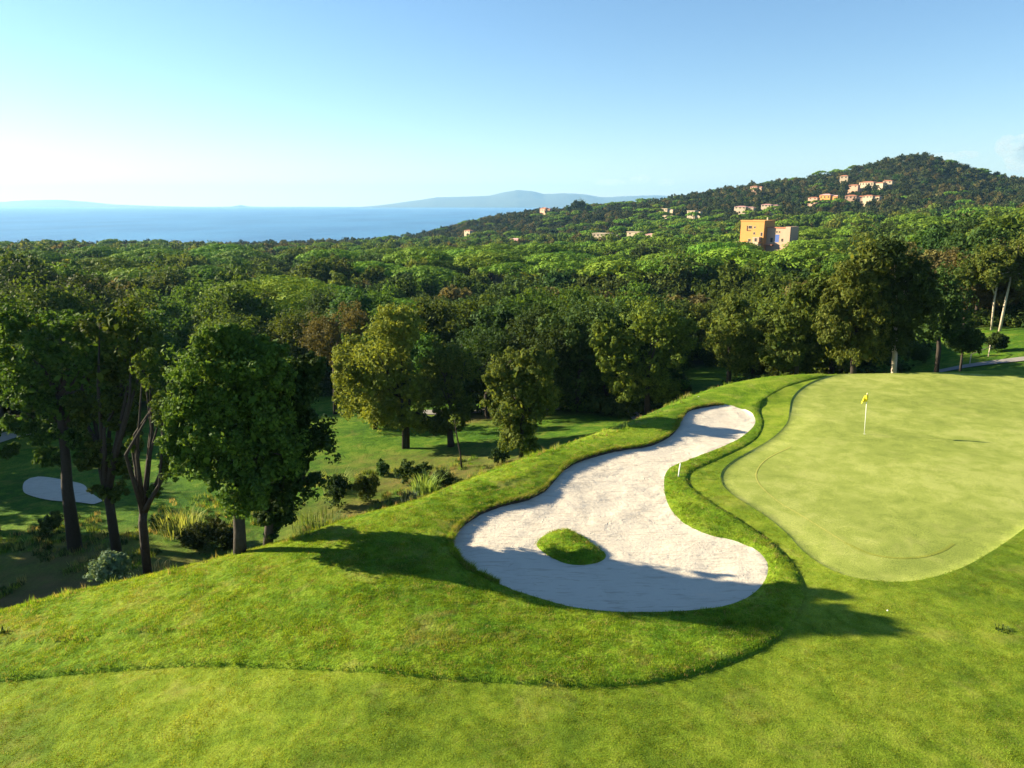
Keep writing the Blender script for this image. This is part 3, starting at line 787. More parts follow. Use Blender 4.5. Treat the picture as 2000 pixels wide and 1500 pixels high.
hero('cork_oak', 'forked oak right of the pond-shaped bunker, second trunk from the left', 'tree', 222, 42,
     [(230, 640, 70, 50), (290, 680, 50, 70), (215, 730, 60, 60), (270, 750, 45, 50), (230, 800, 40, 45), (160, 800, 35, 50), (250, 830, 24, 40), (205, 890, 28, 45), (180, 900, 30, 22), (240, 900, 22, 40), (215, 960, 40, 18)],
     'oak', leaf=.12, n=24, k=7, sub=6, trunk=[(222, 1030, .28), (214, 985, .23), (207, 960, .20)], fork=[[(207, 962, .19), (197, 920, .15), (190, 870, .12), (170, 830, .08)], [(209, 964, .2), (224, 915, .17), (232, 850, .14), (235, 770, .1), (245, 700, .06)]], seed=6, ratio=.3)
hero('cork_oak', 'sparse Y-shaped oak with bare forked limbs, just left of the big rounded cork oak', 'tree', 281, 37,
     [(320, 790, 22, 60), (300, 720, 30, 50), (330, 900, 25, 40), (262, 870, 14, 18), (300, 960, 14, 12)],
     'oak', leaf=.10, n=22, k=6, sub=6, trunk=[(281, 1075, .22), (280, 1020, .2), (281, 1000, .19)], fork=[[(281, 1004, .15), (272, 960, .13), (268, 910, .11), (258, 880, .07), (250, 870, .03)], [(282, 1004, .14), (296, 970, .12), (312, 925, .09), (318, 860, .06), (315, 800, .04)], [(267, 905, .05), (275, 880, .03)]], seed=7, ratio=.32)
hero('cork_oak', 'leafy oak cut by the left edge of the photo, beside the small hidden bunker', 'tree', -30, 50,
     [(-30, 680, 70, 80), (10, 620, 60, 50), (-60, 760, 60, 60), (20, 880, 18, 14), (10, 740, 40, 40)],
     'oak', leaf=.13, n=22, k=8, sub=6, trunk=[(-30, 960, .4), (-32, 880, .32), (-28, 800, .24)], seed=8)
hero('plane_tree', 'broad yellow-green tree on twin trunks in the sunlit valley grass', 'tree', 791, 55,
     [(760, 690, 70, 85), (720, 740, 60, 60), (800, 760, 55, 60), (690, 720, 38, 50), (780, 640, 45, 45), (740, 800, 60, 40), (800, 820, 35, 25)],
     'olive', leaf=.14, n=36, k=9, sub=7, trunk=[(789, 892, .17), (789, 840, .15), (785, 780, .12)], fork=[[(797, 890, .17), (796, 840, .15), (800, 780, .1)]], seed=9, ratio=.33)
hero('plane_tree', 'smaller yellow-green tree just behind and left of the twin-trunk tree', 'tree', 734, 62,
     [(700, 770, 45, 45), (740, 800, 35, 35), (690, 690, 35, 45)], 'olive', leaf=.15, n=26, k=8, sub=6, trunk=[(732, 852, .3), (734, 820, .22), (735, 780, .16)], seed=10)
hero('cork_oak', 'slender oak with one long low limb forking left, right of the twin-trunk tree', 'tree', 881, 54,
     [(865, 700, 38, 45), (860, 770, 40, 50), (890, 740, 35, 60), (845, 830, 28, 18), (900, 800, 28, 35), (870, 820, 30, 25)],
     'laurel', leaf=.13, n=28, k=8, sub=6, trunk=[(882, 897, .32), (880, 860, .27), (878, 840, .22), (880, 790, .15)], fork=[[(878, 845, .16), (858, 830, .13), (838, 815, .1), (812, 805, .06)]], seed=12)
hero('cork_oak', 'dark oak with a short trunk in the sun patch behind the slender forked oak', 'tree', 905, 66,
     [(940, 690, 70, 60), (900, 740, 50, 60), (960, 760, 60, 55), (915, 790, 30, 25), (1000, 700, 60, 60)],
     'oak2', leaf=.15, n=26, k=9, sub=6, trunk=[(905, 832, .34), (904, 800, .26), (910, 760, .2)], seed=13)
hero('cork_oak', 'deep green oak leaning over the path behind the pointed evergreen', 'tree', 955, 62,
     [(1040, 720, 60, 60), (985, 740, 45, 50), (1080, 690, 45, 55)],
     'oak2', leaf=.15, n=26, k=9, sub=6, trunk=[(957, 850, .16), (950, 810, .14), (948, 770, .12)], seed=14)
hero('evergreen_tree', 'compact pointed evergreen with leaves to the ground beside the mound crest', 'tree', 1018, 39,
     [(1020, 730, 62, 45), (1045, 705, 38, 30), (1010, 790, 62, 60), (1050, 770, 38, 60), (1015, 850, 45, 38), (970, 740, 25, 32)],
     'laurel', leaf=.10, n=40, k=9, sub=7, trunk=[(1018, 905, .16), (1018, 860, .13), (1022, 800, .1)], seed=15, upright=.5, ratio=.3)
hero('cork_oak', 'clumpy dark oak above the neck of the bunker, sun-tipped on its left', 'tree', 1265, 60,
     [(1260, 640, 70, 60), (1200, 690, 50, 50), (1290, 700, 60, 70), (1230, 740, 50, 40), (1180, 660, 30, 35), (1320, 650, 40, 50), (1290, 760, 40, 25)],
     'oak', leaf=.14, n=32, k=9, sub=7, trunk=[(1266, 800, .3), (1264, 770, .24), (1262, 730, .18)], seed=16, ratio=.3)
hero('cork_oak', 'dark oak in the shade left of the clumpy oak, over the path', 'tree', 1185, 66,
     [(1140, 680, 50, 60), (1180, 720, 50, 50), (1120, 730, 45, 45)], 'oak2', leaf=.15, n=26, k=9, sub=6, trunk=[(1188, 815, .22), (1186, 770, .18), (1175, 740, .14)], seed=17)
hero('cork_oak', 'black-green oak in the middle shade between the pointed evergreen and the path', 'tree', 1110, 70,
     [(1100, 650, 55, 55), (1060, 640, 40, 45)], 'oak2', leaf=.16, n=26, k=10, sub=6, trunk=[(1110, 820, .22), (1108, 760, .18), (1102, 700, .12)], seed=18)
hero('evergreen_tree', 'bushy pale-topped evergreen right of the green gap, above the crest', 'tree', 1425, 63,
     [(1420, 640, 55, 55), (1440, 600, 40, 30), (1438, 690, 38, 40), (1460, 670, 36, 50)], 'laurel', leaf=.13, n=34, k=9, sub=7, trunk=[(1425, 745, .24), (1424, 710, .2), (1425, 670, .14)], seed=19, ratio=.3)
hero('evergreen_tree', 'feathery evergreen stepping down left of the tallest dense tree', 'tree', 1560, 60,
     [(1570, 600, 40, 70), (1590, 560, 28, 50), (1530, 650, 40, 60), (1545, 690, 45, 35), (1510, 690, 22, 35)], 'laurel', leaf=.12, n=36, k=9, sub=7, trunk=[(1556, 740, .2), (1558, 700, .16), (1560, 640, .12)], seed=20, upright=.6, ratio=.28)
hero('evergreen_tree', 'tallest dense sunlit evergreen standing behind the putting green', 'tree', 1668, 57,
     [(1660, 560, 45, 80), (1690, 530, 55, 60), (1640, 640, 38, 70), (1670, 670, 62, 50), (1620, 620, 22, 60), (1700, 620, 45, 80)], 'laurel', leaf=.115, n=46, k=10, sub=8, trunk=[(1669, 735, .22), (1668, 705, .2), (1668, 640, .16)], seed=21, upright=.55, ratio=.28)
hero('evergreen_tree', 'huge near-black evergreen behind the flag, pale trunk foot showing', 'tree', 1749, 59,
     [(1745, 560, 65, 80), (1790, 580, 45, 80), (1760, 640, 60, 60), (1730, 500, 50, 30), (1700, 560, 40, 70)], 'oak2', bark='palebark', leaf=.125, n=40, k=10, sub=8, trunk=[(1748, 738, .2), (1748, 700, .18), (1750, 640, .15)], seed=22, upright=.4, ratio=.3)
hero('cork_oak', 'dark round-headed tree with a thin bare trunk right of the black evergreen', 'tree', 1832, 66,
     [(1830, 580, 50, 65), (1850, 610, 35, 50), (1825, 640, 50, 25)], 'oak2', leaf=.14, n=34, k=10, sub=7, trunk=[(1832, 712, .2), (1833, 680, .17), (1832, 630, .14)], seed=23)
hero('shrub', 'low dark rounded bush beside the thin bare trunk on the right fairway', 'shrub', 1882, 68,
     [(1875, 655, 34, 30), (1895, 665, 24, 26)], 'shrub', leaf=.11, n=34, k=9, sub=6, trunk=[(1880, 704, .1), (1880, 680, .08)], seed=24)
hero('birch_tree', 'white-barked tree with a leaning trunk at the far edge of the right fairway', 'tree', 1966, 96,
     [(1975, 500, 50, 35), (1940, 520, 40, 32), (2000, 530, 40, 35)], 'laurel', bark='palebark', leaf=.2, n=24, k=8, sub=6, trunk=[(1958, 616, .15), (1966, 585, .12), (1972, 555, .10), (1976, 530, .08)], seed=25)
hero('birch_tree', 'white-barked tree with an upright trunk, left of the leaning white trunk', 'tree', 1941, 97,
     [(1920, 510, 45, 34), (1900, 540, 35, 28)], 'laurel', bark='palebark', leaf=.2, n=24, k=8, sub=6, trunk=[(1941, 612, .12), (1942, 585, .10), (1946, 560, .1)], fork=[[(1943, 575, .08), (1935, 555, .06), (1930, 540, .04)]], seed=26)
hero('bare_tree', 'thin grey-brown half-bare tree behind the yellow-green trees', 'tree', 652, 70,
     [(650, 640, 60, 48), (625, 660, 40, 50), (680, 625, 40, 35), (660, 690, 40, 30)], 'brown', leaf=.12, n=20, k=9, sub=6, trunk=[(655, 815, .2), (654, 750, .17), (652, 700, .13)], seed=27, ratio=.3)

# clipped and wild shrubs in the hollow
def shrub(label, px, by, ells, mat, name='shrub', cat='shrub', **kw):
    kw.setdefault('leaf', .07); kw.setdefault('n', 34); kw.setdefault('k', 8); kw.setdefault('sub', 6); kw.setdefault('depth', 1.0)
    return hero(name, label, cat, px, 0, ells, mat, base_py=by, **kw)
shrub('dark shrub nearest the dark oak, tall grass blades at its top', 660, 990, [(660, 960, 27, 28), (655, 945, 20, 20)], 'shrub', seed=31)
shrub('yellow-topped shrub right of the dark shrub in the hollow', 712, 985, [(712, 952, 24, 26), (718, 940, 20, 16)], 'laurel', seed=32)
shrub('small dark shrub alone at the edge of the sunlit valley grass', 745, 932, [(745, 914, 16, 17)], 'shrub', seed=33)
shrub('wide dark shrub under the twin-trunk tree', 808, 945, [(795, 920, 22, 22), (822, 918, 18, 20)], 'shrub', seed=34)
shrub('dark round shrub right of the spiky plant, below the slender oak', 864, 952, [(864, 934, 21, 19)], 'shrub', seed=35)
shrub('clipped ball-shaped bush at the foot of the pointed evergreen', 977, 908, [(977, 888, 19, 18)], 'shrub', seed=36, leaf=.05, k=14, ratio=.3, n=40)
shrub('grey-green round bush below the crest at lower left', 220, 1160, [(220, 1116, 38, 40), (215, 1095, 26, 22)], 'silver', seed=37, leaf=.07, upright=.5)
shrub('dark bush in the shade below the pond-shaped bunker', 98, 1048, [(98, 1022, 22, 24)], 'shrub', seed=38)
shrub('leafy dark bush between the forked oaks and the big cork oak', 412, 1075, [(405, 1040, 42, 32), (375, 1055, 28, 22), (440, 1050, 25, 30)], 'shrub', seed=39)
shrub('small reddish-dark bush at the foot of the Y-shaped oak', 312, 1035, [(312, 1020, 20, 16)], 'oak2', seed=40)
shrub('box-shaped clipped bush standing on the right fairway', 1948, 688, [(1940, 668, 13, 16), (1956, 668, 13, 16), (1948, 660, 16, 10)], 'shrub', seed=41, leaf=.07, k=12, ratio=.34)
shrub('dark clipped bush under the black evergreen behind the green', 1792, 712, [(1785, 692, 18, 18), (1800, 692, 15, 18)], 'shrub', seed=42, leaf=.07)
shrub('dark low bush behind the bunker neck at the fairway gap', 1350, 765, [(1322, 752, 18, 16), (1335, 758, 14, 12)], 'shrub', seed=43, leaf=.09)

def blades(name, label, px, py, hgt, rad, n, mat, w=.03, seed=0, cat='plant', D=None):
    """a clump of long arching leaves"""
    rg = np.random.default_rng(seed); x, y = ground_pt(px, py); z = H(x, y)
    mb_v, mb_f = [], []
    for i in range(n):
        a = rg.uniform(0, 6.283); r = rad * rg.random() ** .5; L = hgt * rg.uniform(.6, 1.1); lean = rg.uniform(.1, .7)
        b0 = np.array([r * math.cos(a), r * math.sin(a), 0]); d = np.array([math.cos(a + rg.normal() * .5), math.sin(a + rg.normal() * .5), 0])
        s = np.array([-d[1], d[0], 0]) * w
        p1 = b0 + d * lean * L * .3 + np.array([0, 0, L * .6]); p2 = b0 + d * lean * L + np.array([0, 0, L * (1 - .25 * lean)])
        k = len(mb_v); mb_v += [b0 - s, b0 + s, p1 + s * .9, p1 - s * .9, p2]; mb_f += [(k, k + 1, k + 2, k + 3), (k + 3, k + 2, k + 4)]
    o = link(name, mesh_np(name, np.array(mb_v), mb_f, M[mat]), None, (x, y, z)); return tag(o, label, cat)
blades('spiky_plant', 'sunlit clump of sword-like leaves at the mound edge below the twin-trunk tree', 832, 966, 1.35, .9, 170, 'reed', .035, 1)
blades('spiky_plant', 'pale silvery spiky clump just left of the sunlit sword-leaved plant', 800, 982, .8, .55, 80, 'silver', .03, 2)
blades('tall_grass', 'upright tall grass rising behind the dark shrub in the hollow', 655, 962, 1.6, .9, 150, 'reed', .025, 3)
blades('tall_grass', 'bright tall grass clump in the shade right of the Y-shaped oak', 355, 1040, 1.3, 1.3, 200, 'reed', .03, 4)
blades('tall_grass', 'lit grass clump at the crest beside the big cork oak, toward the bunker', 625, 1035, .7, 1.6, 220, 'reed', .025, 5)
blades('tall_grass', 'pale weed clump on the crest right of the grey-green round bush', 300, 1128, .5, .9, 120, 'blade_dry', .02, 6)

# ------------------------------------------------------------------ tree kinds of the wood
def crown_variant(kind, lod, seed):
    """(crown mesh, trunk mesh) of a tree about 9 m tall, standing at the origin"""
    rg = np.random.default_rng(seed); E = []; mb = MB()
    n, leaf, k, sub = {'near': (36, .145, 9, 6), 'mid': (20, .26, 8, 4), 'far': (12, .46, 6, 2)}[lod]
    up = 0.0
    if kind == 'pine':
        h = rg.uniform(8.5, 10); r = rg.uniform(4.8, 6.4)
        C, Rr = [], []
        m = {'near': 60, 'mid': 54, 'far': 30}[lod]
        for i in range(m):
            a = rg.uniform(0, 6.283); q = r * math.sqrt(rg.random()) * .9
            C.append((q * math.cos(a), q * math.sin(a), h - 1.1 - 1.7 * (q / r) ** 2 + rg.normal() * .09)); Rr.append((rg.uniform(.9, 1.35), rg.uniform(.9, 1.35), rg.uniform(.55, .75)))
        V, Fq = leaves(C, np.array(Rr), {'near': 150, 'mid': 95, 'far': 46}[lod], leaf * .75, rg, outward=.88, fill=.2)
        mb.tube([(0, 0, -.8), (rg.normal() * .2, rg.normal() * .2, h * .35), (rg.normal() * .3, rg.normal() * .3, h * .62)], [.28, .22, .17], 7)
        limbs(mb, (0, 0, h * .6), [C[i] for i in range(0, m, max(1, m // 8))], .17, rg)
        mat = 'pine'
    else:
        h = rg.uniform(7.5, 10); w = rg.uniform(3.0, 4.3)
        for i in range(3 if lod != 'far' else 2):
            a = rg.uniform(0, 6.283); q = rg.uniform(.2, .45) * w
            E.append(((q * math.cos(a), q * math.sin(a), h * rg.uniform(.52, .68)), (w * rg.uniform(.65, .85), w * rg.uniform(.65, .85), h * rg.uniform(.26, .34))))
        E.append(((0, 0, h * .66), (w * .7, w * .7, h * .30)))
        C, Rr = ellipsoid_clumps(E, int(k * 1.3), rg, .44)
        C2, R2 = subclumps(C, Rr, sub, rg, .58)
        if kind == 'evergreen': up = .5
        V, Fq = leaves(C2, R2, n, leaf, rg, upright=up)
        Ve, Fe = leaves([e[0] for e in E], np.array([e[1] for e in E]) * .75, k * sub * n // 12, leaf * 1.8, rg, fill=.8, outward=.4)
        Fq = np.concatenate([Fq, Fe + len(V)]); V = np.concatenate([V, Ve])
        mb.tube([(0, 0, -.8), (rg.normal() * .15, rg.normal() * .15, h * .25), (rg.normal() * .3, rg.normal() * .3, h * .5)], [.27, .2, .14], 7)
        limbs(mb, (0, 0, h * .45), [C[i] for i in range(0, len(C), max(1, len(C) // 7))], .13, rg)
        mat = {'oak': 'oak', 'holm': 'oak2', 'pale': 'olive', 'brown': 'brown', 'evergreen': 'laurel', 'scrub': 'maquis'}[kind]
    cm = mesh_np('crown', V, Fq, M[mat])
    tm = mb.mesh('trunk', M['bark'])
    return cm, tm
VAR = {}
for kk, cnt in (('oak', 4), ('holm', 3), ('pale', 2), ('brown', 2), ('evergreen', 2), ('pine', 4)):
    for lod in ('near', 'mid'):
        VAR[kk, lod] = [crown_variant(kk, lod, 100 + 17 * i + hash_ * 7) for i in range(cnt) for hash_ in [len(kk) + (3 if lod == 'mid' else 0)]]
KIND = {'oak': ('cork_oak', 'olive-green oak', 'tree'), 'holm': ('holm_oak', 'deep green oak', 'tree'), 'pale': ('pale_tree', 'pale yellow-green tree', 'tree'),
        'brown': ('brown_tree', 'brownish thin-leaved tree', 'tree'), 'evergreen': ('evergreen_tree', 'feathery evergreen', 'tree'), 'pine': ('umbrella_pine', 'flat-crowned umbrella pine', 'tree')}

HOUSE = (1490, 310.0)
VILLAS = []   # (px, D, half-width px) kept clear of trees
VLIST = [  # px, py of the foot, width px, height px, D, wall, roof, label
    (1700, 362, 44, 13, 800, 'cream', 'tile', 'long terraced cream villa highest on the hill, below the peak'),
    (1733, 358, 16, 10, 815, 'cream', 'tile', 'small cream annex at the right end of the highest terraced villa'),
    (1666, 366, 18, 9, 790, 'pinkwall', 'tile', 'low pinkish wing at the left end of the highest terraced villa'),
    (1648, 349, 14, 11, 860, 'cream', 'tile', 'small tower-like cream house above the highest terraced villa'),
    (1617, 388, 34, 15, 690, 'ochre', 'pinktile', 'two-step ochre villa halfway up the hill, left group'),
    (1587, 390, 18, 8, 680, 'pinkwall', 'tile', 'low pink house at the left of the two-step ochre villa'),
    (1668, 388, 32, 12, 690, 'pinkwall', 'tile', 'pink villa in the middle row, right of the two-step ochre villa'),
    (1700, 387, 30, 10, 700, 'cream', 'tile', 'cream villa with shaded terrace at the right end of the middle row'),
    (1476, 368, 22, 8, 790, 'pinkwall', 'tile', 'lone pink-roofed house near the skyline of the ridge'),
    (1452, 408, 36, 9, 560, 'cream', 'pinktile', 'low pink-roofed houses row above the orange building, left part'),
    (1502, 404, 30, 8, 570, 'cream', 'pinktile', 'low pink-roofed house above the orange building, right part'),
    (1354, 416, 26, 7, 560, 'cream', 'cream', 'flat white house on the ridge slope left of the pink-roofed row'),
    (1300, 412, 28, 9, 620, 'cream', 'cream', 'grey-white house half hidden in trees on the ridge'),
    (1063, 413, 26, 12, 740, 'pinkwall', 'tile', 'red-roofed villa on the point of the ridge above the sea'),
    (1004, 473, 24, 12, 470, 'pinktile', 'pinktile', 'pink house in the trees below the ridge point'),
    (1180, 462, 50, 9, 420, 'cream', 'cream', 'long low white building above the pines, left of centre ridge'),
    (1236, 459, 26, 8, 425, 'cream', 'cream', 'short white building right of the long low white building'),
    (1272, 464, 30, 11, 430, 'cream', 'pinktile', 'white house with shaded front, rightmost of the white row'),
    (912, 454, 16, 8, 640, 'cream', 'tile', 'small white house at the seaward foot of the ridge'),
]
def canopy_hit(px, py, lift):
    d = ray(px, py); h = math.hypot(d[0], d[1]); Ds = np.arange(250, 1040, 3.0)
    zz = H(d[0] / h * Ds, d[1] / h * Ds) + lift; k = np.nonzero(zz > CAM_Z + d[2] / h * Ds)[0]
    return float(Ds[k[0]]) if len(k) else None
VLIST = [v[:4] + (canopy_hit(v[0], v[1], 7.0) or v[4],) + v[5:] for v in VLIST]
print([round(v[4]) for v in VLIST])
for v in VLIST: VILLAS.append((v[0], v[4], v[2] / 2 + 3))
VILLAS.append((1492, 305, 52))

def tree_sites():
    rg = np.random.default_rng(77); S = []
    D = 56.0
    while D < 1120:
        cell = 6.4 if D < 110 else 7.3 if D < 260 else 7.6 if D < 600 else 8.5
        da = cell / D; a = -.86 + rg.random() * da
        while a < .86:
            dd = D + rg.uniform(-.4, .4) * cell; aa = a + rg.uniform(-.4, .4) * da
            S.append((dd * math.sin(aa), dd * math.cos(aa))); a += da
        D += cell * .92
    S = np.array(S); x, y = S[:, 0], S[:, 1]
    D = np.hypot(x, y); z = H(x, y); px = 1000 + F * x / (y * cp - (z + 5 - CAM_Z) * sp)
    ok = ~open_ground(x, y) & (z > SEA + 1.5) & (px > -330) & (px < 2330)
    ok &= (D < 1040) & (crest_s(x, y) > 8)
    ok &= ~((px < 760) & (D > 830))
    for vx, vD, hw in VILLAS:
        ok &= ~((np.abs(px - vx) < hw) & (D > vD - (18 if vD > 350 else 95)) & (D < vD + 9))
    x, y, z, D, px = x[ok], y[ok], z[ok], D[ok], px[ok]
    f1, f2, f3 = fbm(x / 45, y / 45, 61), fbm(x / 28, y / 28, 62), fbm(x / 22, y / 22, 63)
    u = rg.random(len(x))
    pp = np.where((D > 165) & (D < 400), np.where(px > 620, .52, .24), np.where(D >= 400, np.where(D < 640, .30, .07), -1.0))
    pp = np.where((D > 105) & (D < 190) & (px > 420) & (px < 780), .45, pp)
    pp = np.where((D > 190) & (D < 400) & (px > 640) & (px < 1650), .86, pp)
    pp = np.where((px > 1740) & (D < 270), np.minimum(pp, .12), pp)
    pine = f1 + .35 * (u - .5) > 1 - pp * .62 - .18
    kind = np.where(pine, 'pine', np.where(f2 > .745, 'brown', np.where(f2 < .33, 'pale', np.where(f3 > .56, 'holm', np.where((f3 < .38) & (px > 1300) & (D < 130), 'evergreen', 'oak')))))
    # pines stand apart: their broad crowns need room
    keep = np.ones(len(x), bool); grid = {}
    for i in np.argsort(D):
        if D[i] < 110 or D[i] > 430: continue
        gap = 12.0 if kind[i] == 'pine' else 6.5
        c = (int(x[i] // 12), int(y[i] // 12))
        near = [q for a in (-1, 0, 1) for b in (-1, 0, 1) for q in grid.get((c[0] + a, c[1] + b), [])]
        if any((x[i] - u) ** 2 + (y[i] - v) ** 2 < (min(gap, g) if kind[i] != 'pine' or g < 10 else gap) ** 2 for u, v, g in near): keep[i] = False
        else: grid.setdefault(c, []).append((x[i], y[i], gap))
    return x[keep], y[keep], z[keep], D[keep], px[keep], kind[keep]
TX, TY, TZ, TD, TPX, TK = tree_sites()

MARKS = [(20, 'the oak at the left edge'), (130, 'the oak before the pond-shaped bunker'), (270, 'the Y-shaped oak'), (430, 'the big cork oak'), (560, 'the shaded leaning oak'), (655, 'the grey-brown half-bare tree'), (770, 'the twin-trunk tree'),
         (875, 'the slender forked oak'), (1020, 'the pointed evergreen'), (1140, 'the dark path oak'), (1262, 'the clumpy oak'), (1345, 'the fairway gap'), (1425, 'the pale-topped evergreen'), (1560, 'the feathery evergreen'), (1665, 'the tallest evergreen'),
         (1765, 'the black evergreen'), (1840, 'the round-headed tree'), (1955, 'the white-barked trees')]
def zone(px, D):
    side = 'at the left' if px < 640 else 'in the middle' if px < 1330 else 'at the right'
    dep = 'in the front rows of the wood' if D < 110 else 'deep in the wood' if D < 190 else 'far back in the wood'
    return dep + ' ' + side
order = np.argsort(TD); count = {}; done = np.zeros(len(TD), bool); cells = {}
LIMIT = {'oak': 270, 'holm': 150, 'pine': 260, 'brown': 80, 'pale': 90, 'evergreen': 40}
rg = np.random.default_rng(5)
for i in order:
    kd = str(TK[i])
    if count.get(kd, 0) >= LIMIT[kd] or TD[i] > 330: continue
    if not (-60 < TPX[i] < 2060): continue
    count[kd] = count.get(kd, 0) + 1; done[i] = True
    lod = 'near' if TD[i] < 125 else 'mid'
    nm, lb, cat = KIND[kd]; zn = zone(TPX[i], TD[i])
    s = rg.uniform(.85, 1.3) * (1.4 if kd == 'pine' else 1) * (1.12 if TD[i] > 110 else 1)
    o = empty(nm, (TX[i], TY[i], TZ[i] - .1), lb, cat, lb + 's ' + zn, rg.uniform(0, 6.28))
    o.scale = (s * rg.uniform(.92, 1.1), s * rg.uniform(.92, 1.1), s * rg.uniform(.9, 1.1) * (.76 if kd == 'pine' else 1))
    mk = min(MARKS, key=lambda m: abs(m[0] - TPX[i]))[1]
    dp = 'close behind' if TD[i] < 88 else 'behind' if TD[i] < 120 else 'well behind' if TD[i] < 150 else 'far behind' if TD[i] < 190 else 'very far behind' if TD[i] < 240 else 'farthest behind'
    cells.setdefault((lb, dp, mk), []).append((TPX[i], o))
    cm, tm = VAR[kd, lod][rg.integers(len(VAR[kd, lod]))]
    link('crown', cm, o); link('trunk', tm, o)
ORD = ['leftmost', 'second from left', 'third from left', 'fourth from left', 'fifth from left', 'sixth from left', 'seventh from left', 'eighth from left', 'ninth from left', 'tenth from left'] + [w + ' from left' for w in 'eleventh twelfth thirteenth fourteenth fifteenth sixteenth seventeenth eighteenth nineteenth twentieth'.split()] + ['farther right'] * 60
for (lb, dp, mk), L in cells.items():
    L.sort(key=lambda t: t[0]); n = len(L)
    for k, (_, o) in enumerate(L):
        w = '' if n == 1 else ('left' if k == 0 else 'right') if n == 2 else 'rightmost' if k == n - 1 else ORD[k]
        o['label'] = lb + ' ' + dp + ' ' + mk + (', ' + w if w else '')

for k, (x, y, s) in enumerate([(-43, 40, 1.35), (-50, 53, 1.3), (-44, 35, 1.2), (-57, 62, 1.4)]):  # unseen oaks, added to cast shade over the valley bunkers and hollow
    o = empty('cork_oak', (x, y, H(x, y)), ['second', 'third', 'nearest', 'farthest'][k] + ' tall unseen oak added for shade outside the left edge, counted from the camera', 'tree', 'unseen oaks added for shade outside the left edge', k * 1.3); o.scale = (s, s, s)
    cm, tm = VAR['oak', 'near'][k % 4]; link('crown', cm, o); link('trunk', tm, o)
# instanced stuff: points + templates kept out of the scene
def template(name, me):
    return bpy.data.objects.new(name, me)
def scatter(name, P, rot, scl, templates):
    c = bpy.data.collections.new(name + '_kinds')
    for t in templates: c.objects.link(t)
    me = bpy.data.meshes.new(name); me.vertices.add(len(P)); me.vertices.foreach_set('co', np.ascontiguousarray(P, np.float32).ravel())
    a = me.attributes.new('rot', 'FLOAT_VECTOR', 'POINT'); a.data.foreach_set('vector', np.ascontiguousarray(rot, np.float32).ravel())
    a = me.attributes.new('scl', 'FLOAT_VECTOR', 'POINT'); a.data.foreach_set('vector', np.ascontiguousarray(scl, np.float32).ravel())
    a = me.attributes.new('idx', 'INT', 'POINT'); a.data.foreach_set('value', rg.integers(0, len(templates), len(P)).astype(np.int32))
    for t in templates:
        for mm in t.data.materials:
            if mm.name not in me.materials: me.materials.append(mm)
    o = link(name, me)
    ng = bpy.data.node_groups.new(name + '_nodes', 'GeometryNodeTree')
    ng.interface.new_socket('Geometry', in_out='INPUT', socket_type='NodeSocketGeometry'); ng.interface.new_socket('Geometry', in_out='OUTPUT', socket_type='NodeSocketGeometry')
    gi, go = ng.nodes.new('NodeGroupInput'), ng.nodes.new('NodeGroupOutput')
    ci = ng.nodes.new('GeometryNodeCollectionInfo'); ci.inputs[0].default_value = c; ci.inputs['Separate Children'].default_value = True; ci.inputs['Reset Children'].default_value = True
    ip = ng.nodes.new('GeometryNodeInstanceOnPoints'); ip.inputs['Pick Instance'].default_value = True
    def attr(nm, ty):
        n = ng.nodes.new('GeometryNodeInputNamedAttribute'); n.data_type = ty; n.inputs['Name'].default_value = nm; return n.outputs['Attribute']
    L = ng.links
    L.new(gi.outputs[0], ip.inputs['Points']); L.new(ci.outputs[0], ip.inputs['Instance']); L.new(attr('idx', 'INT'), ip.inputs['Instance Index'])
    L.new(attr('rot', 'FLOAT_VECTOR'), ip.inputs['Rotation']); L.new(attr('scl', 'FLOAT_VECTOR'), ip.inputs['Scale'])
    L.new(ip.outputs[0], go.inputs[0])
    md = o.modifiers.new('scatter', 'NODES'); md.node_group = ng
    return tag(o, kind='stuff')

def join_mesh(name, cm, tm):
    """crown and trunk of a far tree as one template mesh"""
    n1, n2 = len(cm.vertices), len(tm.vertices)
    V = np.empty(n1 * 3, np.float32); cm.vertices.foreach_get('co', V); W = np.empty(n2 * 3, np.float32); tm.vertices.foreach_get('co', W)
    f = [tuple(p.vertices) for p in cm.polygons] + [tuple(v + n1 for v in p.vertices) for p in tm.polygons]
    me = mesh_np(name, np.concatenate([V.reshape(-1, 3), W.reshape(-1, 3)]), f, [cm.materials[0], tm.materials[0]])
    for p in list(me.polygons)[len(cm.polygons):]: p.material_index = 1
    return me
rest = ~done
def far_wood(name, sel, kinds, smin, smax):
    k = int(sel.sum())
    t = [template('tree', join_mesh('tree', *crown_variant(kd, 'far', 300 + 13 * i))) for i, kd in enumerate(kinds)]
    P = np.stack([TX[sel], TY[sel], TZ[sel] - .2], 1); rot = np.zeros((k, 3)); rot[:, 2] = rg.uniform(0, 6.28, k)
    s = rg.uniform(smin, smax, k); scl = np.stack([s, s, s * rg.uniform(.85, 1.15, k)], 1)
    scatter(name, P, rot, scl, t)
hill = TD > 560
far_wood('distant_oak_wood', rest & ~hill & (TK != 'pine'), ['oak', 'oak', 'holm', 'holm', 'oak', 'pale', 'brown'], .75, 1.3)
far_wood('distant_pine_wood', rest & (TK == 'pine'), ['pine', 'pine', 'pine'], .8, 1.25)
far_wood('hillside_wood', rest & hill & (TK != 'pine'), ['scrub', 'scrub', 'scrub', 'holm', 'brown'], .6, 1.15)
print('trees', count, 'rest', int(rest.sum()))

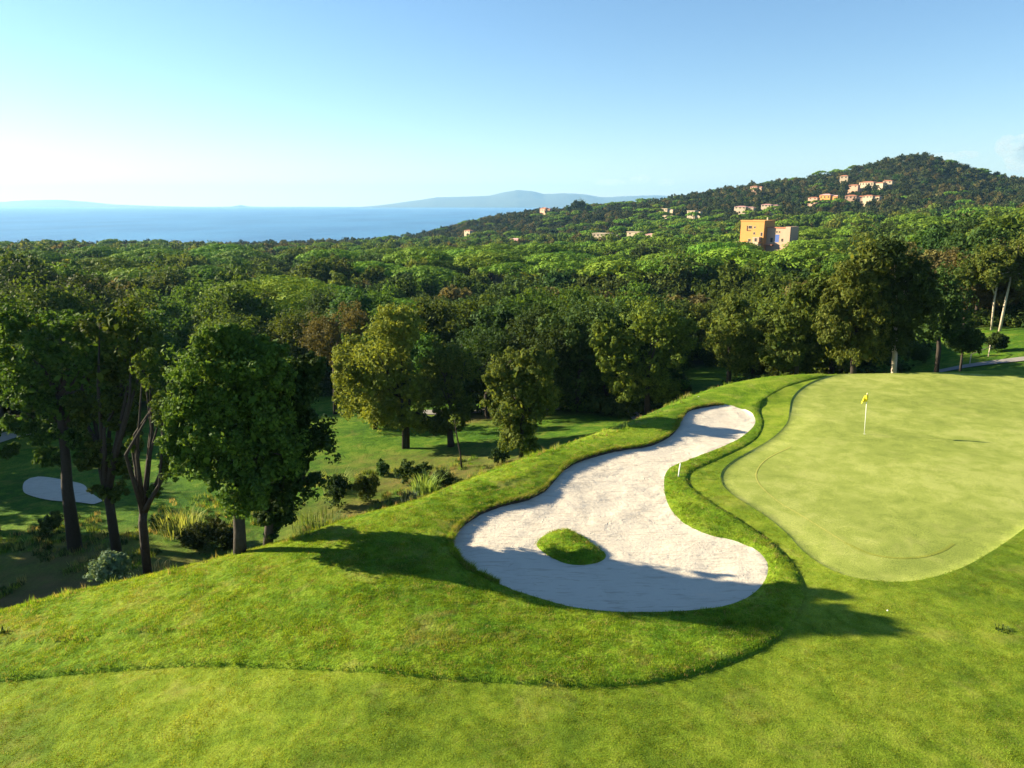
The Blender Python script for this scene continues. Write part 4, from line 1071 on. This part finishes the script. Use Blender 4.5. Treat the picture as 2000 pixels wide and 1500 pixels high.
def undergrowth():
    g = np.random.default_rng(9); n = 9000
    D = np.sqrt(g.uniform(48 ** 2, 128 ** 2, n)); a = g.uniform(-.72, .68, n); x, y = D * np.sin(a), D * np.cos(a)
    k = (wooded(x, y) > .35) & (crest_s(x, y) > 7) & (fbm(x / 7, y / 7, 71) > .42); k &= g.random(n) < .42
    x, y = x[k], y[k]; m = len(x); t = []
    for i in range(3):
        r = np.random.default_rng(500 + i)
        C = r.normal(size=(9, 3)) * [.6, .6, .25] + [0, 0, .6]; V, Fq = leaves(C, np.full(9, .5), 70, .12, r)
        t.append(template('bush', mesh_np('bush', V, Fq, M['shrub' if i else 'oak'])))
    rot = np.zeros((m, 3)); rot[:, 2] = g.uniform(0, 6.28, m); s = g.uniform(.6, 1.9, m)
    scatter('undergrowth', np.stack([x, y, H(x, y)], 1), rot, np.stack([s, s, s * .9], 1), t)
undergrowth()

for k, (px, D, s) in enumerate([(1104, 850, 1.5), (1117, 856, 1.9), (1128, 860, 1.7), (1142, 858, 1.3)]):
    x, y = dirxy(px, D)
    o = empty('ridge_tree', (x, y, H(x, y) + 3), ['first', 'second', 'third', 'fourth'][k] + ' from left of four dark trees standing up on the ridge point above the sea', 'tree', 'trees silhouetted on the ridge point'); o.scale = (s * .8, s * .8, s)
    cm, tm = VAR['holm', 'mid'][k % 3]; link('crown', cm, o); link('trunk', tm, o)

# ------------------------------------------------------------------ buildings
def house_box(parent, name, mat, x0, x1, y0, y1, z0, z1):
    m = MB(); m.box(x0, x1, y0, y1, z0, z1); return m.build(name, M[mat], parent)
def window(parent, x, z, w, h, y, pane='dark', frame='cream', name='window'):
    m = MB(); t = .12
    m.box(x - w / 2 - t, x + w / 2 + t, y - .06, y + .02, z - t, z - .002); m.box(x - w / 2 - t, x + w / 2 + t, y - .06, y + .02, z + h + .002, z + h + t)
    m.box(x - w / 2 - t, x - w / 2 - .002, y - .05, y + .02, z, z + h); m.box(x + w / 2 + .002, x + w / 2 + t, y - .05, y + .02, z, z + h)
    f = m.build(name, M[frame], parent)
    p = MB(); p.box(x - w / 2, x + w / 2, y - .03, y + .03, z, z + h); p.build('pane', M[pane], f)
    return f
def orange_building():
    px, D = HOUSE
    d = ray(1466, 487); k = D / math.hypot(d[0], d[1]); x, y, z = d[0] * k, d[1] * k, CAM_Z + d[2] * k
    o = empty('apartment_house', (x, y, z), 'square orange flat-roofed building rising out of the pines below the hill', 'building', None, R_(-48))
    o.scale = (.92, .92, 1.0)
    W, Hh = 5.6, 11.0
    wall = house_box(o, 'wall', 'ochre', -W, W, 0, 9, -6, Hh)
    m = MB(); m.box(-W - .2, W + .2, -.2, .3, Hh, Hh + .5); m.box(-W - .2, -W + .3, .3, 9.2, Hh, Hh + .5); m.box(W - .3, W + .2, .3, 9.2, Hh, Hh + .5); m.box(-W, W, 8.7, 9.2, Hh + .003, Hh + .49)
    m.build('parapet', M['ochre'], o)
    wing = house_box(o, 'wing', 'pinkwall', W + .01, W + 10.5, 2.6, 10, -6, 8.6)
    house_box(o, 'gable_end', 'pinkwall', W + 8.6, W + 10.8, 2.3, 9.5, -6, 9.2)
    m = MB(); m.box(W + .02, W + 8.5, 2.3, 10.2, 8.61, 8.95); m.build('roof', M['tile'], o)
    for xx, zz, w, h in ((-1.0, 8.2, 1.7, 1.1), (1.2, 8.4, .7, .7), (1.1, 5.9, .8, .9), (-.9, 3.2, 1.3, .9), (4.6, 5.4, .9, 1.4)):
        window(o, xx, zz, w, h, 0)
    # open corner frame round the upper window
    m = MB(); m.box(-2.6, -2.35, -.16, .01, 7.3, 9.3); m.box(-2.34, -.6, -.15, .01, 7.3, 7.5); m.build('cornice', M['dark'], o)
    # terrace block with garage openings at the foot
    house_box(o, 'terrace', 'cream', -W - .5, W - .8, -2.6, -.01, -6, 2.4)
    m = MB()
    for a in (-4.3, -1.9, .9): m.box(a - .95, a + .95, -2.72, -2.5, .1, 1.5)
    m.build('garage_opening', M['dark'], o)
    m = MB(); m.box(-W - .5, W - .8, -2.65, -2.45, 2.41, 3.1); m.build('balustrade', M['cream'], o)
    house_box(o, 'balcony', 'pinkwall', 1.6, W - .9, -2.0, -.012, 3.11, 5.0)
    window(o, 3.2, 3.3, 1.1, 1.3, -2.0, 'dark')
    for xx, zz, w, h, pn in ((W + 5.0, 3.1, 1.8, 3.0, 'blue'), (W + 2.5, 3.0, 1.2, 1.8, 'dark'), (W + 4.6, 6.8, .8, .6, 'dark'), (W + 5.8, 6.8, .6, .6, 'dark'), (W + 7.4, 3.4, .9, 1.2, 'dark')):
        window(o, xx, zz, w, h, 2.6, pn)
    m = MB(); m.box(W + .3, W + 3.8, .6, 2.55, 1.9, 2.2); m.build('awning', M['shrub'] if False else M['tile'], o)
    m = MB()
    m.box(W - .75, W - .3, 3.0, 3.5, Hh + .51, Hh + 1.6); m.build('chimney', M['cream'], o)
orange_building()

def villa(px, py, wpx, hpx, D, wall, roof, label):
    rgv = np.random.default_rng(int(px) * 7 + int(py))
    d = ray(px, py); k = D / math.hypot(d[0], d[1]); x, y, z = d[0] * k, d[1] * k, CAM_Z + d[2] * k
    s = k / F; W, Hh = wpx * s / 2 * 1.05, max(hpx * s * .62, 2.4)
    o = empty('villa', (x, y, z), label, 'house', None, R_(-45 + rgv.uniform(-10, 10)))
    dp = max(5.0, W * .9); a = .62 if W > 6 else 1.0
    m = MB(); m.box(-W, W * (2 * a - 1), 0, dp, -9, Hh * .72)
    if a < 1: m.box(W * (2 * a - 1) + .01, W, 1.2, dp - .6, -9, Hh * .5)
    m.build('wall', M[wall], o)
    m = MB()
    def roof_on(x0, x1, y0, y1, z0, h):
        e = .5; c = (y0 + y1) / 2; i = min((x1 - x0) * .3, (y1 - y0) * .5)
        m.add([(x0 - e, y0 - e, z0), (x1 + e, y0 - e, z0), (x1 + e, y1 + e, z0), (x0 - e, y1 + e, z0), (x0 + i, c, z0 + h), (x1 - i, c, z0 + h)],
              [(0, 1, 5, 4), (1, 2, 5), (2, 3, 4, 5), (3, 0, 4), (3, 2, 1, 0)])
    if roof == 'cream':
        m.box(-W - .3, W * (2 * a - 1) + .3, -.3, dp + .3, Hh * .72 + .01, Hh * .72 + .4)
    else:
        roof_on(-W, W * (2 * a - 1), 0, dp, Hh * .72 + .01, Hh * .28)
        if a < 1: roof_on(W * (2 * a - 1) + .9, W, 1.2, dp - .6, Hh * .5 + .01, Hh * .22)
    m.build('roof', M[roof], o)
    n = max(2, int(W / 2.2)); span = W * 2 * a
    for i in range(n):
        window(o, -W + span * (i + .5) / n, Hh * .18, min(1.3, span / n * .45), min(1.5, Hh * .34), 0, 'dark', wall)
for v in VLIST: villa(*v)

# ------------------------------------------------------------------ golf things
def at_mound(px, py, iters=8):
    z = 0.0
    for _ in range(iters):
        x, y = on_z(px, py, z); z = float(Hfull([x], [y])[0])
    return x, y, z
def flagstick():
    x, y, z = at_mound(1688, 848)
    o = empty('flagstick', (x, y, z), 'white flagstick with a drooping yellow flag standing on the putting green', 'golf flag')
    o.rotation_euler = (0, -.05, 0)
    m = MB(); m.tube([(0, 0, -.02), (0, 0, 1.1), (0, 0, 2.2)], [.015, .014, .011], 10); m.build('pole', M['white'], o, True)
    V, Fq = [], []; nu, nv = 12, 14
    for side in (0, 1):
        for i in range(nu + 1):
            u = i / nu
            for j in range(nv + 1):
                v = j / nv
                xx = .07 * math.sin(3.0 * v) * (1 - u) - .24 * u * (.45 + .7 * v) + .06 * math.sin(5.5 * u) * v
                zz = 2.21 - (.42 + .12 * u) * v - .22 * u * (1 - v)
                yy = .07 * math.sin(9 * u + 2.2 * v) * (.4 + u) + (.006 if side else -.006)
                V.append((xx + .01, yy, zz))
    g = (nu + 1) * (nv + 1)
    for sd in (0, 1):
        for i in range(nu):
            for j in range(nv):
                a = sd * g + i * (nv + 1) + j; q = (a, a + 1, a + nv + 2, a + nv + 1); Fq.append(q if sd else q[::-1])
    for i in range(nu):
        for jj in (0, nv):
            a = i * (nv + 1) + jj; Fq.append((a, a + nv + 1, a + nv + 1 + g, a + g))
    for j in range(nv):
        for ii in (0, nu):
            a = ii * (nv + 1) + j; Fq.append((a, a + 1, a + 1 + g, a + g))
    link('flag', mesh_np('flag', np.array(V), Fq, M['yellow'], True), o)
    m = MB()
    for a in range(24):
        t0, t1 = 2 * math.pi * a / 24, 2 * math.pi * (a + 1) / 24
        c = [(math.cos(t), math.sin(t)) for t in (t0, t1)]
        m.add([(c[0][0] * .056, c[0][1] * .056, .006), (c[1][0] * .056, c[1][1] * .056, .006), (c[1][0] * .064, c[1][1] * .064, .006), (c[0][0] * .064, c[0][1] * .064, .006),
               (c[0][0] * .056, c[0][1] * .056, -.06), (c[1][0] * .056, c[1][1] * .056, -.06)], [(0, 3, 2, 1), (0, 1, 5, 4)])
    m.build('cup', M['white'], o)
flagstick()
def marker_post():
    x, y, z = at_mound(1325, 931)
    o = empty('marker_post', (x, y, z), 'thin pale post on the bank between the bunker and the putting green', 'post')
    m = MB(); m.tube([(0, 0, -.1), (.02, 0, .3), (.05, 0, .6)], [.028, .026, .024], 8); m.build('stake', M['white'], o, True)
    m = MB(); m.tube([(.05, 0, .6), (.052, 0, .63)], [.03, .012], 8); m.build('cap', M['white'], o, True)
marker_post()
def golf_ball(px, py, label):
    x, y, z = at_mound(px, py)
    m = MB(); n = 12
    rings = [[(.0214 * math.sin(math.pi * i / 8) * math.cos(2 * math.pi * j / n), .0214 * math.sin(math.pi * i / 8) * math.sin(2 * math.pi * j / n), .0214 * math.cos(math.pi * i / 8)) for j in range(n)] for i in range(9)]
    m.add([p for r in rings for p in r], [(i * n + j, (i + 1) * n + j, (i + 1) * n + (j + 1) % n, i * n + (j + 1) % n) for i in range(8) for j in range(n)])
    o = m.build('golf_ball', M['white'], None, True); o.location = (x, y, z + .045); tag(o, label, 'golf ball')
golf_ball(1733, 1195, 'tiny white golf ball lying on the fairway below the putting green')
def rail_fence():
    x, y = ground_pt(1930, 699); z = H(x, y)
    o = empty('rail_fence', (x, y, z), 'thin post with a sloping wooden handrail by the path beyond the green', 'fence')
    m = MB(); m.tube([(0, 0, -.2), (0, 0, 1.15)], [.05, .045], 8); m.build('post', M['palebark'], o, True)
    e = at_y(1897, 692, y - 2.0) - np.array([x, y, z]); e2 = at_y(1940, 680, y + .6) - np.array([x, y, z])
    m = MB(); m.tube([e, (-.02, -.07, 1.0), e2], [.04, .04, .04], 8); m.build('handrail', M['wood'], o, True)
    m = MB(); m.tube([(e[0], e[1], e[2] - 1.5), e], [.045, .04], 8); m.build('post', M['palebark'], o, True)
rail_fence()
def stake():
    x, y = ground_pt(902, 915); z = H(x, y)
    o = empty('sapling', (x, y, z), 'leaning bare sapling stem right of the slender forked oak', 'tree')
    m = MB(); P = [at_y(902, 918, y), at_y(899, 885, y), at_y(892, 850, y), at_y(888, 820, y)]
    m.tube([p - np.array([x, y, z]) for p in P], [.07, .06, .05, .03], 7); m.build('trunk', M['bark'], o, True)
    V, Fq = leaves([P[3] - np.array([x, y, z])], [.5], 60, .1, np.random.default_rng(2)); link('crown', mesh_np('crown', V, Fq, M['oak']), o)
stake()

def mower_ring(pts, w, mat):
    L = catmull([at_mound(*p)[:2] for p in pts], False, .25)
    a, b = offset_line(L, w / 2), offset_line(L, -w / 2); V = np.concatenate([a, b]); n = len(L)
    q = np.arange(n - 1); z = Hfull(V[:, 0], V[:, 1]) + .012
    tag(link('mower_track', mesh_np('mower_track', np.column_stack([V, z]), np.stack([q, q + n, q + n + 1, q + 1], 1), M[mat], True)), kind='structure')
mower_ring([(1545, 873), (1500, 895), (1478, 920), (1482, 945), (1520, 980), (1570, 1010), (1610, 1035), (1650, 1060)], .06, 'greenline')
mower_ring([(1650, 1060), (1700, 1082), (1750, 1090), (1800, 1088), (1840, 1076), (1862, 1062)], .12, 'greenline2')
def mound_blades(name, label, px, py, *a):
    o = blades(name, label, px, py, *a); o.location = at_mound(px, py)
mound_blades('weed_clump', 'dark ragged weed clump on the fairway near the right edge', 1960, 1230, .10, .22, 70, 'shrub', .012, 8)
mound_blades('weed_clump', 'dark leafy weed at the left edge of the mown slope', 6, 1236, .22, .12, 20, 'shrub', .02, 9)
# ------------------------------------------------------------------ grass
def tuft(mat, h, rad, n, seed, w=.006, lean=.5):
    rgt = np.random.default_rng(seed); V, Fq = [], []
    for i in range(n):
        a, r = rgt.uniform(0, 6.283), rad * rgt.random() ** .5
        b = np.array([r * math.cos(a), r * math.sin(a), -.01]); t = rgt.uniform(0, 6.283); s = np.array([math.cos(t), math.sin(t), 0]) * w
        a2 = rgt.uniform(0, 6.283); L = h * rgt.uniform(.6, 1.2); q = lean * rgt.random()
        tip = b + np.array([math.cos(a2) * q * L, math.sin(a2) * q * L, L])
        k = len(V); V += [b - s, b + s, tip]; Fq.append((k, k + 1, k + 2))
    return template('tuft', mesh_np('tuft', np.array(V), np.array(Fq), M[mat]))
def grass_points(n, x0, x1, y0, y1, test, fall):
    g = np.random.default_rng(int(n) + 3)
    x, y = g.uniform(x0, x1, n), g.uniform(y0, y1, n)
    px = 1000 + F * x / y
    k = (np.abs(px - 1000) < 1500) & (g.random(n) < np.clip(fall(y), 0, 1)); x, y = x[k], y[k]
    k = test(x, y); return x[k], y[k], g
def sow(name, n, box, test, fall, templates, smin, smax, patch=.0):
    x, y, g = grass_points(n, *box, test, fall)
    z = Hfull(x, y)
    k = len(x); rot = np.zeros((k, 3)); rot[:, 2] = g.uniform(0, 6.28, k)
    s = g.uniform(smin, smax, k) * (1 + patch * (fbm(x / .9, y / .9, 31) - .5) * 2)
    scatter(name, np.stack([x, y, z], 1), rot, np.stack([s, s, s], 1), templates)
    print(name, k)
def t_rough(x, y):
    d, _, _ = pl_dist(x, y, BUNK, True)
    return inside(x, y, ROPOLY) & ((~inside(x, y, BUNK)) & (d > .06) | inside(x, y, ISL)) & ~inside(x, y, GREEN)
def t_fair(x, y): return inside(x, y, DOM) & ~inside(x, y, ROPOLY) & ~inside(x, y, BUNK) & ~inside(x, y, GREEN)
sow('rough_grass', 300000, (-30, 28, 12, 52), t_rough, lambda y: 1.35 - y / 30, [tuft('blade_rough', .06, .11, 22, i, .006) for i in range(4)] + [tuft('blade_dry', .055, .09, 14, 9, .006)], .7, 1.25, .6)
sow('fairway_grass', 300000, (-24, 34, 9.5, 34), t_fair, lambda y: 1.3 - y / 30, [tuft('blade_fair', .035, .11, 22, 20 + i, .006, .8) for i in range(4)] + [tuft('blade_dry', .03, .10, 12, 29, .006, .8)], .7, 1.25, .4)
# taller weeds along the crest
def t_crest(x, y):
    s = crest_s(x, y); return (s > -.2) & (s < 2.2)
sow('crest_weeds', 9000, (-26, 24, 12, 56), t_crest, lambda y: .9 + 0 * y, [tuft('blade_rough', .16, .12, 16, 41, .010), tuft('blade_dry', .20, .10, 10, 42, .008), tuft('reed', .22, .12, 12, 43, .012)], .5, 1.2, 1.2)

def valley_weeds():
    g = np.random.default_rng(19); n = 16000
    px = g.uniform(-150, 1200, n); D = g.uniform(27, 50, n); u = (px - 1000) / F / cp
    x, y = D * u / np.hypot(u, 1), D / np.hypot(u, 1)
    s = crest_s(x, y); k = (s > 4.2) & (g.random(n) < .9 - .028 * (D - 25) + .0 * D) & (fbm(x / 3.5, y / 3.5, 81) > .47)
    x, y = x[k], y[k]; m = len(x); rot = np.zeros((m, 3)); rot[:, 2] = g.uniform(0, 6.28, m); sc = g.uniform(.5, 1.3, m)
    scatter('valley_weeds', np.stack([x, y, H(x, y)], 1), rot, np.stack([sc, sc, sc], 1), [tuft('blade_rough', .28, .25, 26, 61, .014), tuft('blade_dry', .34, .22, 22, 62, .010), tuft('reed', .32, .25, 20, 63, .016), tuft('shrub', .2, .25, 30, 64, .03)])
valley_weeds()

def edge_grass():
    g = np.random.default_rng(23); Q = BUNK[BUNK[:, 3] > .03]
    k = g.integers(0, len(Q), 2600); c = BUNK[:, :2].mean(0)
    x, y = Q[k, 0] + g.normal(size=len(k)) * .03, Q[k, 1] + g.normal(size=len(k)) * .03
    o = np.stack([x, y], 1); ib = inside(x, y, BUNK); s = g.uniform(.5, 1.5, len(k)) * (.4 + 1.2 * fbm(x * 1.3, y * 1.3, 7))
    z = Q[k, 2] + .03 + np.where(ib, -.03, 0)
    rot = np.zeros((len(k), 3)); rot[:, 2] = g.uniform(0, 6.28, len(k))
    scatter('edge_grass', np.column_stack([x, y, z]), rot, np.stack([s, s, s], 1), [tuft('blade_rough', .11, .07, 18, 71 + i, .007, 1.3) for i in range(2)] + [tuft('blade_dry', .11, .07, 12, 75, .006, 1.3)])
edge_grass()
